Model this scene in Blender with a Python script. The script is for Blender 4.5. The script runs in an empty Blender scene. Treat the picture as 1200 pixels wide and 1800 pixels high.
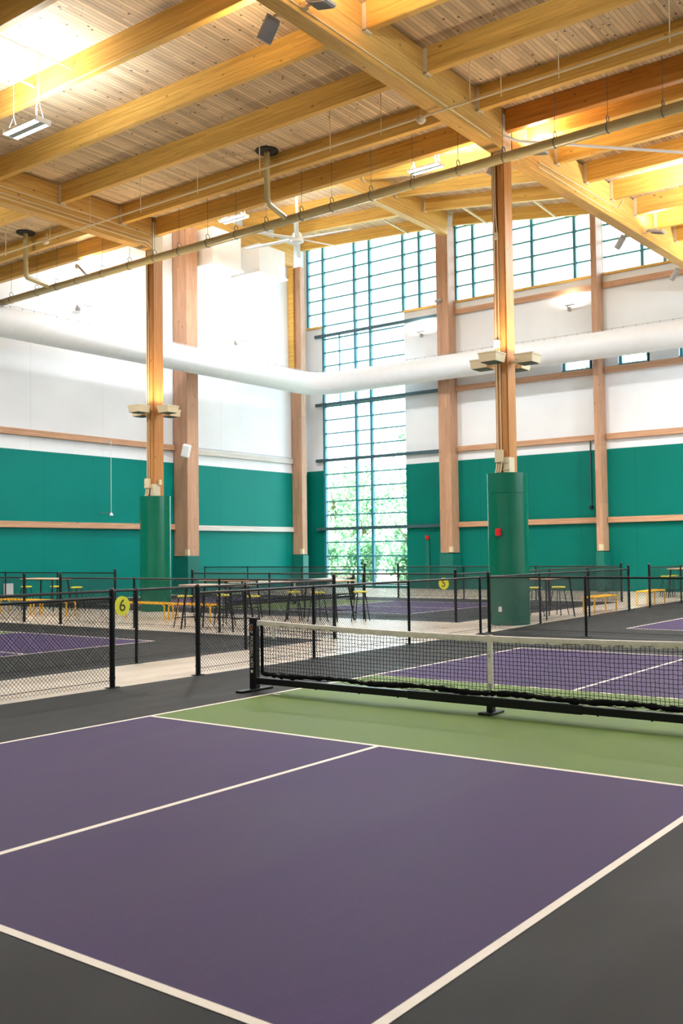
import bpy, math, random
from mathutils import Vector, Matrix
random.seed(7)
PI = math.pi
scn = bpy.context.scene
col = scn.collection

# ------------------------------------------------------------------ materials
def new_mat(name):
    m = bpy.data.materials.new(name); m.use_nodes = True
    nt = m.node_tree; b = nt.nodes['Principled BSDF']
    return m, nt, b
def N(nt, t, **kw):
    n = nt.nodes.new(t)
    for k, v in kw.items(): setattr(n, k, v)
    return n
def ramp(nt, fac, stops, interp='LINEAR'):
    r = N(nt, 'ShaderNodeValToRGB'); r.color_ramp.interpolation = interp
    e = r.color_ramp.elements
    while len(e) < len(stops): e.new(.5)
    for el, (p, c) in zip(e, stops):
        el.position = p; el.color = (*c, 1) if len(c) == 3 else c
    nt.links.new(fac, r.inputs[0]); return r.outputs[0]
def mix(nt, a, b, fac, mode='MIX'):
    m = N(nt, 'ShaderNodeMix', data_type='RGBA', blend_type=mode)
    for s, v in ((m.inputs[0], fac), (m.inputs[6], a), (m.inputs[7], b)):
        if isinstance(v, (int, float)): s.default_value = v
        elif isinstance(v, tuple): s.default_value = (*v, 1)
        else: nt.links.new(v, s)
    return m.outputs[2]
def coords(nt, kind='Object', scale=(1, 1, 1)):
    tc = N(nt, 'ShaderNodeTexCoord'); mp = N(nt, 'ShaderNodeMapping')
    mp.inputs['Scale'].default_value = scale
    nt.links.new(tc.outputs[kind], mp.inputs[0]); return mp.outputs[0]
def noise(nt, vec, scale, detail=3, rough=.5, dist=0):
    n = N(nt, 'ShaderNodeTexNoise'); nt.links.new(vec, n.inputs['Vector'])
    n.inputs['Scale'].default_value = scale; n.inputs['Detail'].default_value = detail
    n.inputs['Roughness'].default_value = rough; n.inputs['Distortion'].default_value = dist
    return n.outputs['Fac']
def bump(nt, b, h, strength=.2, dist=.01):
    bp = N(nt, 'ShaderNodeBump'); bp.inputs['Strength'].default_value = strength
    bp.inputs['Distance'].default_value = dist
    nt.links.new(h, bp.inputs['Height']); nt.links.new(bp.outputs[0], b.inputs['Normal'])
def flat(name, c, rough=.5, metal=0, var=.06, scale=3., spec=.5):
    m, nt, b = new_mat(name)
    f = noise(nt, coords(nt), scale, 3)
    lo = tuple(max(0, x*(1-var)) for x in c); hi = tuple(min(1, x*(1+var)) for x in c)
    nt.links.new(ramp(nt, f, [(.3, lo), (.7, hi)]), b.inputs['Base Color'])
    b.inputs['Roughness'].default_value = rough; b.inputs['Metallic'].default_value = metal
    b.inputs['Specular IOR Level'].default_value = spec
    return m
def court(name, c, var=.13, rough=.5, spec=.5):
    m, nt, b = new_mat(name)
    v = coords(nt, 'Object', (1, .35, 1))
    f = noise(nt, v, .9, 6, .62, .9)
    f2 = noise(nt, coords(nt), 90, 2, .6)
    lo = tuple(x*(1-var) for x in c); hi = tuple(x*(1+var)+.004 for x in c)
    base = ramp(nt, f, [(.32, lo), (.5, c), (.7, hi)])
    gr = ramp(nt, f2, [(.3, (.92,)*3), (.7, (1.06,)*3)])
    nt.links.new(mix(nt, base, gr, 1., 'MULTIPLY'), b.inputs['Base Color'])
    rr = ramp(nt, f, [(.3, (rough-.06,)*3), (.7, (rough+.1,)*3)])
    nt.links.new(rr, b.inputs['Roughness'])
    b.inputs['Specular IOR Level'].default_value = spec
    bump(nt, b, f2, .12, .002)
    return m
def wood(name, lo, mid, hi, lam=.043, rough=.5):
    # glulam: grain runs along local X, laminations stacked in local Z
    m, nt, b = new_mat(name)
    tc = N(nt, 'ShaderNodeTexCoord'); oi = N(nt, 'ShaderNodeObjectInfo')
    add = N(nt, 'ShaderNodeVectorMath', operation='ADD')
    sc = N(nt, 'ShaderNodeVectorMath', operation='SCALE'); sc.inputs[3].default_value = 60.
    cmb = N(nt, 'ShaderNodeCombineXYZ')
    nt.links.new(oi.outputs['Random'], cmb.inputs[0])
    nt.links.new(cmb.outputs[0], sc.inputs[0])
    nt.links.new(tc.outputs['Object'], add.inputs[0]); nt.links.new(sc.outputs[0], add.inputs[1])
    sep = N(nt, 'ShaderNodeSeparateXYZ'); nt.links.new(tc.outputs['Object'], sep.inputs[0])
    dv = N(nt, 'ShaderNodeMath', operation='DIVIDE'); dv.inputs[1].default_value = lam
    nt.links.new(sep.outputs[2], dv.inputs[0])
    fl = N(nt, 'ShaderNodeMath', operation='FLOOR'); nt.links.new(dv.outputs[0], fl.inputs[0])
    # finger-jointed lengths: random per lamination and 2.4 m length
    dx = N(nt, 'ShaderNodeMath', operation='MULTIPLY_ADD'); dx.inputs[1].default_value = .42
    nt.links.new(sep.outputs[0], dx.inputs[0])
    wn1 = N(nt, 'ShaderNodeTexWhiteNoise', noise_dimensions='1D'); nt.links.new(fl.outputs[0], wn1.inputs['W'])
    nt.links.new(wn1.outputs['Value'], dx.inputs[2])
    fx = N(nt, 'ShaderNodeMath', operation='FLOOR'); nt.links.new(dx.outputs[0], fx.inputs[0])
    c2 = N(nt, 'ShaderNodeCombineXYZ'); nt.links.new(fl.outputs[0], c2.inputs[0]); nt.links.new(fx.outputs[0], c2.inputs[1])
    nt.links.new(oi.outputs['Random'], c2.inputs[2])
    wn = N(nt, 'ShaderNodeTexWhiteNoise', noise_dimensions='3D'); nt.links.new(c2.outputs[0], wn.inputs['Vector'])
    mp = N(nt, 'ShaderNodeMapping'); mp.inputs['Scale'].default_value = (.6, 9, 14)
    nt.links.new(add.outputs[0], mp.inputs[0])
    g = noise(nt, mp.outputs[0], 1.6, 5, .6, .6)
    base = ramp(nt, g, [(.25, lo), (.5, mid), (.75, hi)])
    tint = ramp(nt, wn.outputs['Value'], [(0, (.86, .84, .82)), (1, (1.08, 1.08, 1.08))])
    c = mix(nt, base, tint, 1., 'MULTIPLY')
    vo = N(nt, 'ShaderNodeTexVoronoi'); vo.inputs['Scale'].default_value = 3.2
    mp2 = N(nt, 'ShaderNodeMapping'); mp2.inputs['Scale'].default_value = (.55, 1, 1)
    nt.links.new(add.outputs[0], mp2.inputs[0]); nt.links.new(mp2.outputs[0], vo.inputs['Vector'])
    k = ramp(nt, vo.outputs['Distance'], [(.05, (1, 1, 1)), (.10, (0, 0, 0))])
    c = mix(nt, c, (.16, .06, .02), N_mul(nt, k, .75))
    nt.links.new(c, b.inputs['Base Color'])
    b.inputs['Roughness'].default_value = rough
    b.inputs['Specular IOR Level'].default_value = .35
    return m
def N_mul(nt, s, f):
    m = N(nt, 'ShaderNodeMath', operation='MULTIPLY'); m.inputs[1].default_value = f
    nt.links.new(s, m.inputs[0]); return m.outputs[0]
def deck_mat(name):
    m, nt, b = new_mat(name)
    tc = N(nt, 'ShaderNodeTexCoord'); sep = N(nt, 'ShaderNodeSeparateXYZ')
    nt.links.new(tc.outputs['Object'], sep.inputs[0])
    dv = N(nt, 'ShaderNodeMath', operation='DIVIDE'); dv.inputs[1].default_value = .105
    nt.links.new(sep.outputs[0], dv.inputs[0])
    fl = N(nt, 'ShaderNodeMath', operation='FLOOR'); nt.links.new(dv.outputs[0], fl.inputs[0])
    fr = N(nt, 'ShaderNodeMath', operation='FRACT'); nt.links.new(dv.outputs[0], fr.inputs[0])
    wn1 = N(nt, 'ShaderNodeTexWhiteNoise', noise_dimensions='1D'); nt.links.new(fl.outputs[0], wn1.inputs['W'])
    ya = N(nt, 'ShaderNodeMath', operation='MULTIPLY_ADD'); ya.inputs[1].default_value = .3
    ws = N_mul(nt, wn1.outputs['Value'], 7.)
    nt.links.new(sep.outputs[1], ya.inputs[0]); nt.links.new(ws, ya.inputs[2])
    fy = N(nt, 'ShaderNodeMath', operation='FLOOR'); nt.links.new(ya.outputs[0], fy.inputs[0])
    c2 = N(nt, 'ShaderNodeCombineXYZ'); nt.links.new(fl.outputs[0], c2.inputs[0]); nt.links.new(fy.outputs[0], c2.inputs[1])
    wn = N(nt, 'ShaderNodeTexWhiteNoise', noise_dimensions='3D'); nt.links.new(c2.outputs[0], wn.inputs['Vector'])
    g = noise(nt, coords(nt, 'Object', (22, .9, 1)), 1.5, 5, .6, .5)
    base = ramp(nt, g, [(.25, (.53, .395, .25)), (.5, (.67, .52, .355)), (.75, (.78, .635, .46))])
    tint = ramp(nt, wn.outputs['Value'], [(0, (.72, .70, .66)), (.5, (.95, .94, .92)), (1, (1.14, 1.12, 1.06))])
    c = mix(nt, base, tint, 1., 'MULTIPLY')
    gap = ramp(nt, fr.outputs[0], [(.05, (.42,)*3), (.10, (1,)*3), (.93, (1,)*3), (.98, (.55,)*3)])
    c = mix(nt, c, gap, 1., 'MULTIPLY')
    vo = N(nt, 'ShaderNodeTexVoronoi'); vo.inputs['Scale'].default_value = 4.6
    nt.links.new(coords(nt, 'Object', (1, .75, 1)), vo.inputs['Vector'])
    k = ramp(nt, vo.outputs['Distance'], [(.09, (1, 1, 1)), (.15, (0, 0, 0))])
    c = mix(nt, c, (.07, .03, .012), N_mul(nt, k, .85))
    nt.links.new(c, b.inputs['Base Color']); b.inputs['Roughness'].default_value = .6
    b.inputs['Specular IOR Level'].default_value = .25
    return m
def panel_mat(name, c, axis, step, rough=.5, depth=.86, off=0.):
    m, nt, b = new_mat(name)
    tc = N(nt, 'ShaderNodeTexCoord'); sep = N(nt, 'ShaderNodeSeparateXYZ')
    nt.links.new(tc.outputs['Object'], sep.inputs[0])
    ad = N(nt, 'ShaderNodeMath', operation='ADD'); ad.inputs[1].default_value = off
    nt.links.new(sep.outputs[axis], ad.inputs[0])
    dv = N(nt, 'ShaderNodeMath', operation='DIVIDE'); dv.inputs[1].default_value = step
    nt.links.new(ad.outputs[0], dv.inputs[0])
    fr = N(nt, 'ShaderNodeMath', operation='FRACT'); nt.links.new(dv.outputs[0], fr.inputs[0])
    s = .016/step
    seam = ramp(nt, fr.outputs[0], [(0, (depth,)*3), (s, (depth,)*3), (s*1.6, (1,)*3)])
    f = noise(nt, coords(nt), .5, 4)
    base = ramp(nt, f, [(.3, tuple(x*.95 for x in c)), (.7, tuple(min(1, x*1.04) for x in c))])
    nt.links.new(mix(nt, base, seam, 1., 'MULTIPLY'), b.inputs['Base Color'])
    b.inputs['Roughness'].default_value = rough
    b.inputs['Specular IOR Level'].default_value = .12
    return m
def emis(name, c, s):
    m, nt, b = new_mat(name)
    b.inputs['Base Color'].default_value = (*c, 1)
    b.inputs['Emission Color'].default_value = (*c, 1); b.inputs['Emission Strength'].default_value = s
    return m
def glass_mat():
    m = bpy.data.materials.new('window_glass'); m.use_nodes = True; nt = m.node_tree; nt.nodes.clear()
    o = N(nt, 'ShaderNodeOutputMaterial'); t = N(nt, 'ShaderNodeBsdfTransparent'); g = N(nt, 'ShaderNodeBsdfGlossy')
    t.inputs[0].default_value = (.93, .975, .97, 1); g.inputs['Roughness'].default_value = .03
    fz = N(nt, 'ShaderNodeFresnel'); fz.inputs[0].default_value = 1.35
    mx = N(nt, 'ShaderNodeMixShader')
    nt.links.new(fz.outputs[0], mx.inputs[0]); nt.links.new(t.outputs[0], mx.inputs[1]); nt.links.new(g.outputs[0], mx.inputs[2])
    nt.links.new(mx.outputs[0], o.inputs[0]); return m
def concrete():
    m, nt, b = new_mat('sealed_concrete')
    f = noise(nt, coords(nt, 'Object', (1, 1, 1)), .8, 7, .65, .4)
    f2 = noise(nt, coords(nt), 24, 3, .6)
    c = ramp(nt, f, [(.3, (.60, .49, .385)), (.5, (.67, .555, .44)), (.7, (.73, .62, .50))])
    gr = ramp(nt, f2, [(.3, (.93,)*3), (.7, (1.05,)*3)])
    nt.links.new(mix(nt, c, gr, 1., 'MULTIPLY'), b.inputs['Base Color'])
    nt.links.new(ramp(nt, f, [(.3, (.26,)*3), (.7, (.38,)*3)]), b.inputs['Roughness'])
    return m
M = {}
M['concrete'] = concrete()
M['asphalt'] = court('dark_court_paint', (.022, .0212, .0205), .16, .56, .1)
M['purple'] = court('purple_court_paint', (.064, .042, .104), .17, .56, .07)
M['green'] = court('green_court_paint', (.125, .185, .053), .12, .55, .1)
M['line'] = flat('court_line_paint', (.84, .73, .60), .55, var=.05, scale=8)
M['white_wall'] = panel_mat('white_wall_paint', (.80, .83, .87), 0, 3.8, .55, .9)
M['white_wall_l'] = panel_mat('white_wall_paint_left', (.80, .83, .87), 1, 3.5, .55, .84, .35)
M['green_wall'] = panel_mat('green_wall_paint', (.001, .155, .125), 0, 2.44, .45, .75)
M['green_wall_l'] = panel_mat('green_wall_paint_left_daylit', (.001, .185, .158), 1, 2.44, .45, .75, .4)  # same green, with brighter bluish daylight put into the left wall's colour
M['green_plain'] = flat('green_plinth_paint', (.003, .14, .11), .45)
M['sleeve'] = flat('green_sleeve_enamel', (.002, .125, .07), .18, var=.04, scale=2)
M['glulam'] = wood('glulam_beam', (.54, .29, .06), (.66, .385, .085), (.76, .47, .13))
M['glulam_stained'] = wood('glulam_stained', (.40, .14, .02), (.52, .21, .03), (.60, .27, .05))
M['glulam_girder'] = wood('glulam_girder', (.53, .285, .065), (.64, .37, .095), (.74, .45, .14))
M['glulam_col'] = wood('glulam_column', (.40, .16, .04), (.50, .22, .06), (.60, .29, .09), .5)
M['glulam_pale'] = wood('glulam_wall_column', (.36, .195, .115), (.46, .265, .165), (.55, .345, .23), .16)
M['girt'] = wood('timber_girt', (.40, .21, .12), (.52, .30, .18), (.62, .39, .25))
M['girt_pale'] = wood('lit_girt', (.50, .46, .43), (.60, .57, .54), (.70, .67, .65))  # same girt timber, strong light near the window put into its colour
M['deck'] = deck_mat('plank_deck')
M['cream'] = flat('cream_steel', (.66, .56, .38), .45, var=.05)
M['cream_box'] = flat('cream_enamel', (.68, .56, .36), .45, var=.04)
M['pipe'] = flat('olive_drain_pipe', (.43, .36, .18), .25, var=.06, scale=2)
M['conduit'] = flat('cream_conduit', (.74, .60, .37), .4, var=.04)
M['black'] = flat('black_powder_coat', (.006, .006, .0065), .35, var=.1, spec=.3)
M['blacknet'] = flat('black_cord', (.005, .005, .005), .8, var=.1, spec=.15)
M['rubber'] = flat('black_rubber', (.015, .015, .015), .7)
M['steel'] = flat('dark_steel_girt', (.05, .105, .13), .4, .2)
M['frame_haze'] = flat('window_frame_haze_tint', (.035, .20, .26), .4, var=.05)  # window glow and haze over dark frames, put into a teal colour
M['glass'] = glass_mat()
M['white'] = flat('white_enamel', (.82, .82, .82), .4, var=.02)
M['fabric'] = flat('white_duct_fabric', (.80, .84, .90), .5, var=.02)
M['tape'] = flat('cream_net_tape', (.95, .85, .72), .75, var=.08, scale=30)
M['yellow'] = flat('yellow_bench_paint', (.95, .50, .01), .4, var=.05)
M['lime'] = flat('lime_stool_paint', (.80, .72, .01), .4, var=.05)
M['sign'] = flat('yellow_sign_face', (.74, .70, .015), .45, var=.02)
M['ink'] = flat('brown_black_ink', (.06, .025, .01), .6)
M['orange'] = flat('orange_ink', (.85, .16, .02), .6)
M['whiteink'] = flat('white_ink', (.85, .80, .72), .6)
M['red'] = flat('red_alarm_plastic', (.55, .01, .015), .25)
M['grille'] = flat('dark_green_grille', (.06, .10, .075), .5, var=.2, scale=40)
M['grey'] = flat('grey_cast_aluminium', (.40, .375, .36), .5)
M['tabletop'] = flat('pale_wood_laminate', (.62, .42, .27), .35, var=.1, scale=5)
def leafmat():
    m, nt, b = new_mat('leaf_green')
    f = noise(nt, coords(nt), .9, 5, .65)
    nt.links.new(ramp(nt, f, [(.35, (.04, .17, .10)), (.5, (.26, .50, .24)), (.62, (.62, .74, .55))]), b.inputs['Base Color'])  # overexposed daylight on the foliage put into the pale tones
    b.inputs['Roughness'].default_value = .6; return m
M['leaf'] = leafmat()
M['bark'] = flat('brown_bark', (.16, .10, .06), .9, var=.3)
M['grass'] = flat('pale_lawn', (.30, .33, .22), .9, var=.3)
M['lamp'] = emis('lamp_lens', (1., .97, .92), 9.)
M['lampsoft'] = emis('lamp_lens_soft', (1., .97, .92), 5.)
M['mirror'] = flat('grey_reflector', (.42, .45, .44), .5)

# ------------------------------------------------------------------ mesh builder
class MB:
    def __init__(s): s.v = []; s.f = []; s.mi = []; s.cur = 0; s.mats = []
    def use(s, m):
        if m not in s.mats: s.mats.append(m)
        s.cur = s.mats.index(m); return s
    def add(s, vs, fs):
        n = len(s.v); s.v += [tuple(v) for v in vs]
        for f in fs: s.f.append(tuple(i+n for i in f)); s.mi.append(s.cur)
        return s
    def box(s, x0, x1, y0, y1, z0, z1):
        return s.add([(x0,y0,z0),(x1,y0,z0),(x1,y1,z0),(x0,y1,z0),(x0,y0,z1),(x1,y0,z1),(x1,y1,z1),(x0,y1,z1)],
              [(0,3,2,1),(4,5,6,7),(0,1,5,4),(1,2,6,5),(2,3,7,6),(3,0,4,7)])
    def bbox(s, x0, x1, y0, y1, z0, z1, b=.01):
        # box whose vertical edges and top rim are chamfered
        def ring(i, z): return [(x0+i+b,y0+i,z),(x1-i-b,y0+i,z),(x1-i,y0+i+b,z),(x1-i,y1-i-b,z),(x1-i-b,y1-i,z),(x0+i+b,y1-i,z),(x0+i,y1-i-b,z),(x0+i,y0+i+b,z)]
        R = ring(b*.7, z0)+ring(0, z0+b)+ring(0, z1-b)+ring(b*.7, z1)
        F = [tuple(reversed(range(8))), tuple(range(24, 32))]
        for k in range(3):
            for j in range(8):
                a = k*8+j; c = k*8+(j+1) % 8
                F.append((a, c, c+8, a+8))
        return s.add(R, F)
    def prism(s, poly, z0, z1):
        n = len(poly)
        return s.add([(x,y,z0) for x,y in poly]+[(x,y,z1) for x,y in poly],
              [tuple(reversed(range(n))), tuple(range(n,2*n))]+[(i,(i+1)%n,n+(i+1)%n,n+i) for i in range(n)])
    def tube(s, pts, r, n=8, caps=True, closed=False):
        pts = [Vector(p) for p in pts]; m = len(pts)
        rr = r if isinstance(r, (list, tuple)) else [r]*m
        vs = []; prev = None
        for i, p in enumerate(pts):
            if closed: d = pts[(i+1) % m]-pts[i-1]
            else: d = pts[min(i+1, m-1)]-pts[max(i-1, 0)]
            if d.length < 1e-9: d = Vector((0, 0, 1))
            d.normalize()
            if prev is None:
                a = Vector((0, 0, 1)) if abs(d.z) < .9 else Vector((1, 0, 0))
                u = d.cross(a).normalized()
            else:
                u = (prev-d*prev.dot(d)).normalized()
            prev = u; w = d.cross(u)
            for k in range(n):
                t = 2*PI*(k+.5)/n
                vs.append(p+(u*math.cos(t)+w*math.sin(t))*rr[i])
        fs = []
        for i in range(m if closed else m-1):
            for k in range(n):
                a = i*n+k; b = i*n+(k+1) % n; c = ((i+1) % m)*n+(k+1) % n; d_ = ((i+1) % m)*n+k
                fs.append((a, b, c, d_))
        if caps and not closed: fs += [tuple(reversed(range(n))), tuple(range((m-1)*n, m*n))]
        return s.add(vs, fs)
    def beam(s, a, b, w, h):
        # square bar between two points
        a = Vector(a); b = Vector(b); d = (b-a).normalized()
        up = Vector((0, 0, 1)) if abs(d.z) < .95 else Vector((1, 0, 0))
        u = d.cross(up).normalized()*w/2; v = u.cross(d).normalized()*h/2
        return s.add([a-u-v,a+u-v,a+u+v,a-u+v,b-u-v,b+u-v,b+u+v,b-u+v],
              [(0,3,2,1),(4,5,6,7),(0,1,5,4),(1,2,6,5),(2,3,7,6),(3,0,4,7)])
    def lathe(s, prof, n=32, c=(0, 0, 0), caps=True):
        vs = [(c[0]+r*math.cos(2*PI*k/n), c[1]+r*math.sin(2*PI*k/n), c[2]+z) for r, z in prof for k in range(n)]
        fs = [(i*n+k, i*n+(k+1)%n, (i+1)*n+(k+1)%n, (i+1)*n+k) for i in range(len(prof)-1) for k in range(n)]
        if caps: fs += [tuple(reversed(range(n))), tuple(range((len(prof)-1)*n, len(prof)*n))]
        return s.add(vs, fs)
    def build(s, name, m=None, parent=None, smooth=False, loc=None, rot=None, **tags):
        me = bpy.data.meshes.new(name); me.from_pydata(s.v, [], s.f)
        mats = s.mats if s.mats else [m]
        for x in mats: me.materials.append(x if not isinstance(x, str) else M[x])
        if s.mats: me.polygons.foreach_set('material_index', s.mi)
        if smooth:
            me.polygons.foreach_set('use_smooth', [True]*len(me.polygons))
            try: me.set_sharp_from_angle(angle=math.radians(40))
            except Exception: pass
        me.update()
        o = bpy.data.objects.new(name, me); col.objects.link(o)
        if parent is not None: o.parent = parent
        if loc is not None: o.location = loc
        if rot is not None: o.rotation_euler = rot
        for k, v in tags.items(): o[k] = v
        return o
def thing(name, label, cat, loc=(0, 0, 0), rotz=0., group=None, kind=None):
    o = bpy.data.objects.new(name, None); col.objects.link(o)
    o.location = loc; o.rotation_euler = (0, 0, rotz); o.empty_display_size = .2
    if label: o['label'] = label
    if cat: o['category'] = cat
    if group: o['group'] = group
    if kind: o['kind'] = kind
    return o
def tag(o, label, cat, group=None):
    o['label'] = label; o['category'] = cat
    if group: o['group'] = group
    return o
def children(o): return [c for c in bpy.data.objects if c.parent == o]
def copy_tree(o, parent=None):
    c = o.copy(); col.objects.link(c); c.parent = parent
    for ch in children(o): copy_tree(ch, c)
    return c
def dup(o, loc, rotz=0., label=None, group=None):
    c = copy_tree(o); c.location = loc; c.rotation_euler = (0, 0, rotz)
    if label: c['label'] = label
    if group: c['group'] = group
    return c
def text_mesh(name, s, size, depth, mat, parent, matrix, width=None):
    cu = bpy.data.curves.new(name, 'FONT'); cu.body = s; cu.size = size; cu.extrude = depth
    cu.align_x = 'CENTER'; cu.align_y = 'CENTER'
    t = bpy.data.objects.new(name, cu); col.objects.link(t)
    bpy.context.view_layer.update()
    me = bpy.data.meshes.new_from_object(t.evaluated_get(bpy.context.evaluated_depsgraph_get()))
    bpy.data.objects.remove(t); bpy.data.curves.remove(cu)
    if width:
        xs = [v.co.x for v in me.vertices]; k = width/(max(xs)-min(xs)); cx = (max(xs)+min(xs))/2
        for v in me.vertices: v.co.x = (v.co.x-cx)*k
    me.name = name
    me.materials.clear(); me.materials.append(M[mat])
    o = bpy.data.objects.new(name, me); col.objects.link(o)
    if parent: o.parent = parent
    o.matrix_local = matrix
    return o
def area(name, loc, size, power, color, direction=(0, 0, 1), parent=None, spread=PI, sy=None):
    l = bpy.data.lights.new(name, 'AREA'); l.energy = power; l.color = color
    l.shape = 'RECTANGLE' if sy else 'SQUARE'; l.size = size
    if sy: l.size_y = sy
    l.spread = spread
    o = bpy.data.objects.new(name, l); col.objects.link(o)
    o.rotation_euler = Vector(direction).to_track_quat('-Z', 'Y').to_euler()
    o.location = loc
    if parent: o.parent = parent
    return o

# ------------------------------------------------------------------ camera
def make_camera():
    az, pit, roll = -0.6468, 0.0415, -0.0126
    cz, sz, cp, sp = math.cos(az), math.sin(az), math.cos(pit), math.sin(pit)
    f = Vector((sz*cp, cz*cp, sp)); r = Vector((cz, -sz, 0)); u = r.cross(f)
    cr, sr = math.cos(roll), math.sin(roll)
    r2 = cr*r+sr*u; u2 = -sr*r+cr*u
    cam = bpy.data.cameras.new('camera'); o = bpy.data.objects.new('camera', cam); col.objects.link(o)
    m = Matrix((r2, u2, -f)).transposed().to_4x4(); m.translation = (5.1752, -9.4693, 1.7465)
    o.matrix_world = m
    cam.sensor_fit = 'HORIZONTAL'; cam.sensor_width = 36; cam.lens = 1736.694*36/1200
    cam.clip_end = 400
    cam.dof.use_dof = True; cam.dof.focus_distance = 11.5; cam.dof.aperture_fstop = 6.3
    scn.camera = o
make_camera()

# ------------------------------------------------------------------ key dimensions
XL, YB = -27.3, 30.6            # inner faces of left and back wall
XR, YF = 18.6, -21.0            # right and front walls (behind the camera)
GX_R, GX_L, CY = -5.92, -18.28, 11.85   # interior column grid
DECK = 12.45
WARM = (1., .76, .47)
SOFT = (.93, .97, 1.)

# ------------------------------------------------------------------ floor and court surfaces
MB().box(XL-.3, XR+.3, YF-.3, YB+.3, -.25, 0).build('floor', M['concrete'], kind='structure')
def slab(poly, rects, name='court_surface'):
    b = MB(); b.use(M['asphalt']); b.prism(poly, .0005, .003)
    for i, (mt, x0, x1, y0, y1) in enumerate(rects):
        b.use(M[mt]); z = .0045 if mt != 'line' else .006
        b.box(x0, x1, y0, y1, .002, z)
    return b.build(name, kind='structure')
def court_rects(axis, c, s0, s1):
    # axis 'y': c = (centre x, net y); long side along y.  returns colour fields and lines
    R = []; w = .05
    def r(m, a0, a1, b0, b1):
        # a across, b along
        if axis == 'y': R.append((m, c[0]+a0, c[0]+a1, c[1]+b0, c[1]+b1))
        else: R.append((m, c[0]+b0, c[0]+b1, c[1]+a0, c[1]+a1))
    H, K, L = 3.048, 2.134, 6.706
    r('green', -H, H, -K, K); r('purple', -H, H, -L, -K); r('purple', -H, H, K, L)
    for a in (-H, H-w): r('line', a, a+w, -L, L)
    for b in (-L, L-w, -K, K-w): r('line', -H+w, H-w, b, b+w)
    r('line', -w/2, w/2, -L+w, -K); r('line', -w/2, w/2, K, L-w)
    return R
near = court_rects('y', (0, 0), 0, 0)
near.append(('line', -3.0, -2.88, -.13, -.09))
ne = court_rects('y', (0, 18.46), 0, 0)
slab([(-5.17, -16), (12, -16), (12, 24.4), (-5.85, 24.4), (-5.32, 11.9), (-5.17, 9.6)], near+ne)
slab([(-26.6, -12), (-7.17, -12), (-7.17, 6.25), (-26.6, 6.25)], court_rects('x', (-16.78, 1.32), 0, 0))
slab([(-26.4, 11.75), (-7.3, 11.75), (-7.3, 22.3), (-26.4, 22.3)], court_rects('x', (-16.88, 16.95), 0, 0))

# ------------------------------------------------------------------ walls
def holed_wall(b, axis, p0, p1, a0, a1, z0, z1, holes):
    xs = sorted({a0, a1, *[h[0] for h in holes], *[h[1] for h in holes]})
    zs = sorted({z0, z1, *[h[2] for h in holes], *[h[3] for h in holes]})
    for i in range(len(xs)-1):
        for j in range(len(zs)-1):
            cx, cz = (xs[i]+xs[i+1])/2, (zs[j]+zs[j+1])/2
            if any(h[0] < cx < h[1] and h[2] < cz < h[3] for h in holes): continue
            if axis == 'x': b.box(xs[i], xs[i+1], p0, p1, zs[j], zs[j+1])
            else: b.box(p0, p1, xs[i], xs[i+1], zs[j], zs[j+1])
    return b
# window openings of the back wall: x0, x1, z0, z1
ZS = 13.52
W1 = (-26.2, -21.12, .12, ZS); W1U = (-27.2, -19.15, ZS, 18.6)
W2 = (-18.25, -11.5, ZS, 18.6); W3 = (-10.95, -6.2, ZS, 18.6)
SM = [(-12.95, -11.6, 9.5, 10.55), (-10.4, -9.1, 9.5, 10.55), (-7.85, -6.5, 9.5, 10.55)]
b = MB(); holed_wall(b, 'x', YB, YB+.3, XL-.3, XR+.3, 0, 18.6, [W1, W1U, W2, W3]+SM)
wb = b.build('wall_back', M['white_wall'], kind='structure')
b = MB(); holed_wall(b, 'x', YB-.02, YB, XL, XR, .0, 6.0, [(W1[0], W1[1], .12, 6.0)])
b.build('wainscot_panel', M['green_wall'], wb, label='green painted lower part of the back wall')
b = MB(); b.box(XL-.3, XL, YF, YB, 0, 18.6)
wl = b.build('wall_left', M['white_wall_l'], kind='structure')
MB().box(XL, XL+.02, YF, YB-.02, 0, 5.86).build('wainscot_panel', M['green_wall_l'], wl, label='green painted lower part of the left wall')
RW_FILL = [(6, 16, 6.2, 11.8), (17, 29, 6.2, 12.2)]  # unseen openings added to bring daylight onto the left wall
b = MB(); holed_wall(b, 'y', XR, XR+.3, YF, YB, 0, 13.5, RW_FILL)
b.build('wall_right', M['white_wall'], kind='structure')
FW = []
b = MB(); holed_wall(b, 'x', YF-.3, YF, XL, XR, 0, 13.5, FW)
b.build('wall_front', M['white_wall'], kind='structure')
# upstand walls between the low and the high roof
MB().box(XL, GX_R, CY+.09, CY+.2, DECK, 18.6).build('wall_clerestory_front', M['white'], kind='structure')
_a, _b = GX_R-.14, GX_R-.02; _y0, _y1 = CY+.2, YB
MB().add([(_a, _y0, 12.43), (_b, _y0, 12.43), (_b, _y1, 12.92), (_a, _y1, 12.92), (_a, _y0, 15.85), (_b, _y0, 15.85), (_b, _y1, 15.85), (_a, _y1, 15.85)],
         [(0,3,2,1),(4,5,6,7),(0,1,5,4),(1,2,6,5),(2,3,7,6),(3,0,4,7)]).build('wall_clerestory_side', M['white'], kind='structure')

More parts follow.
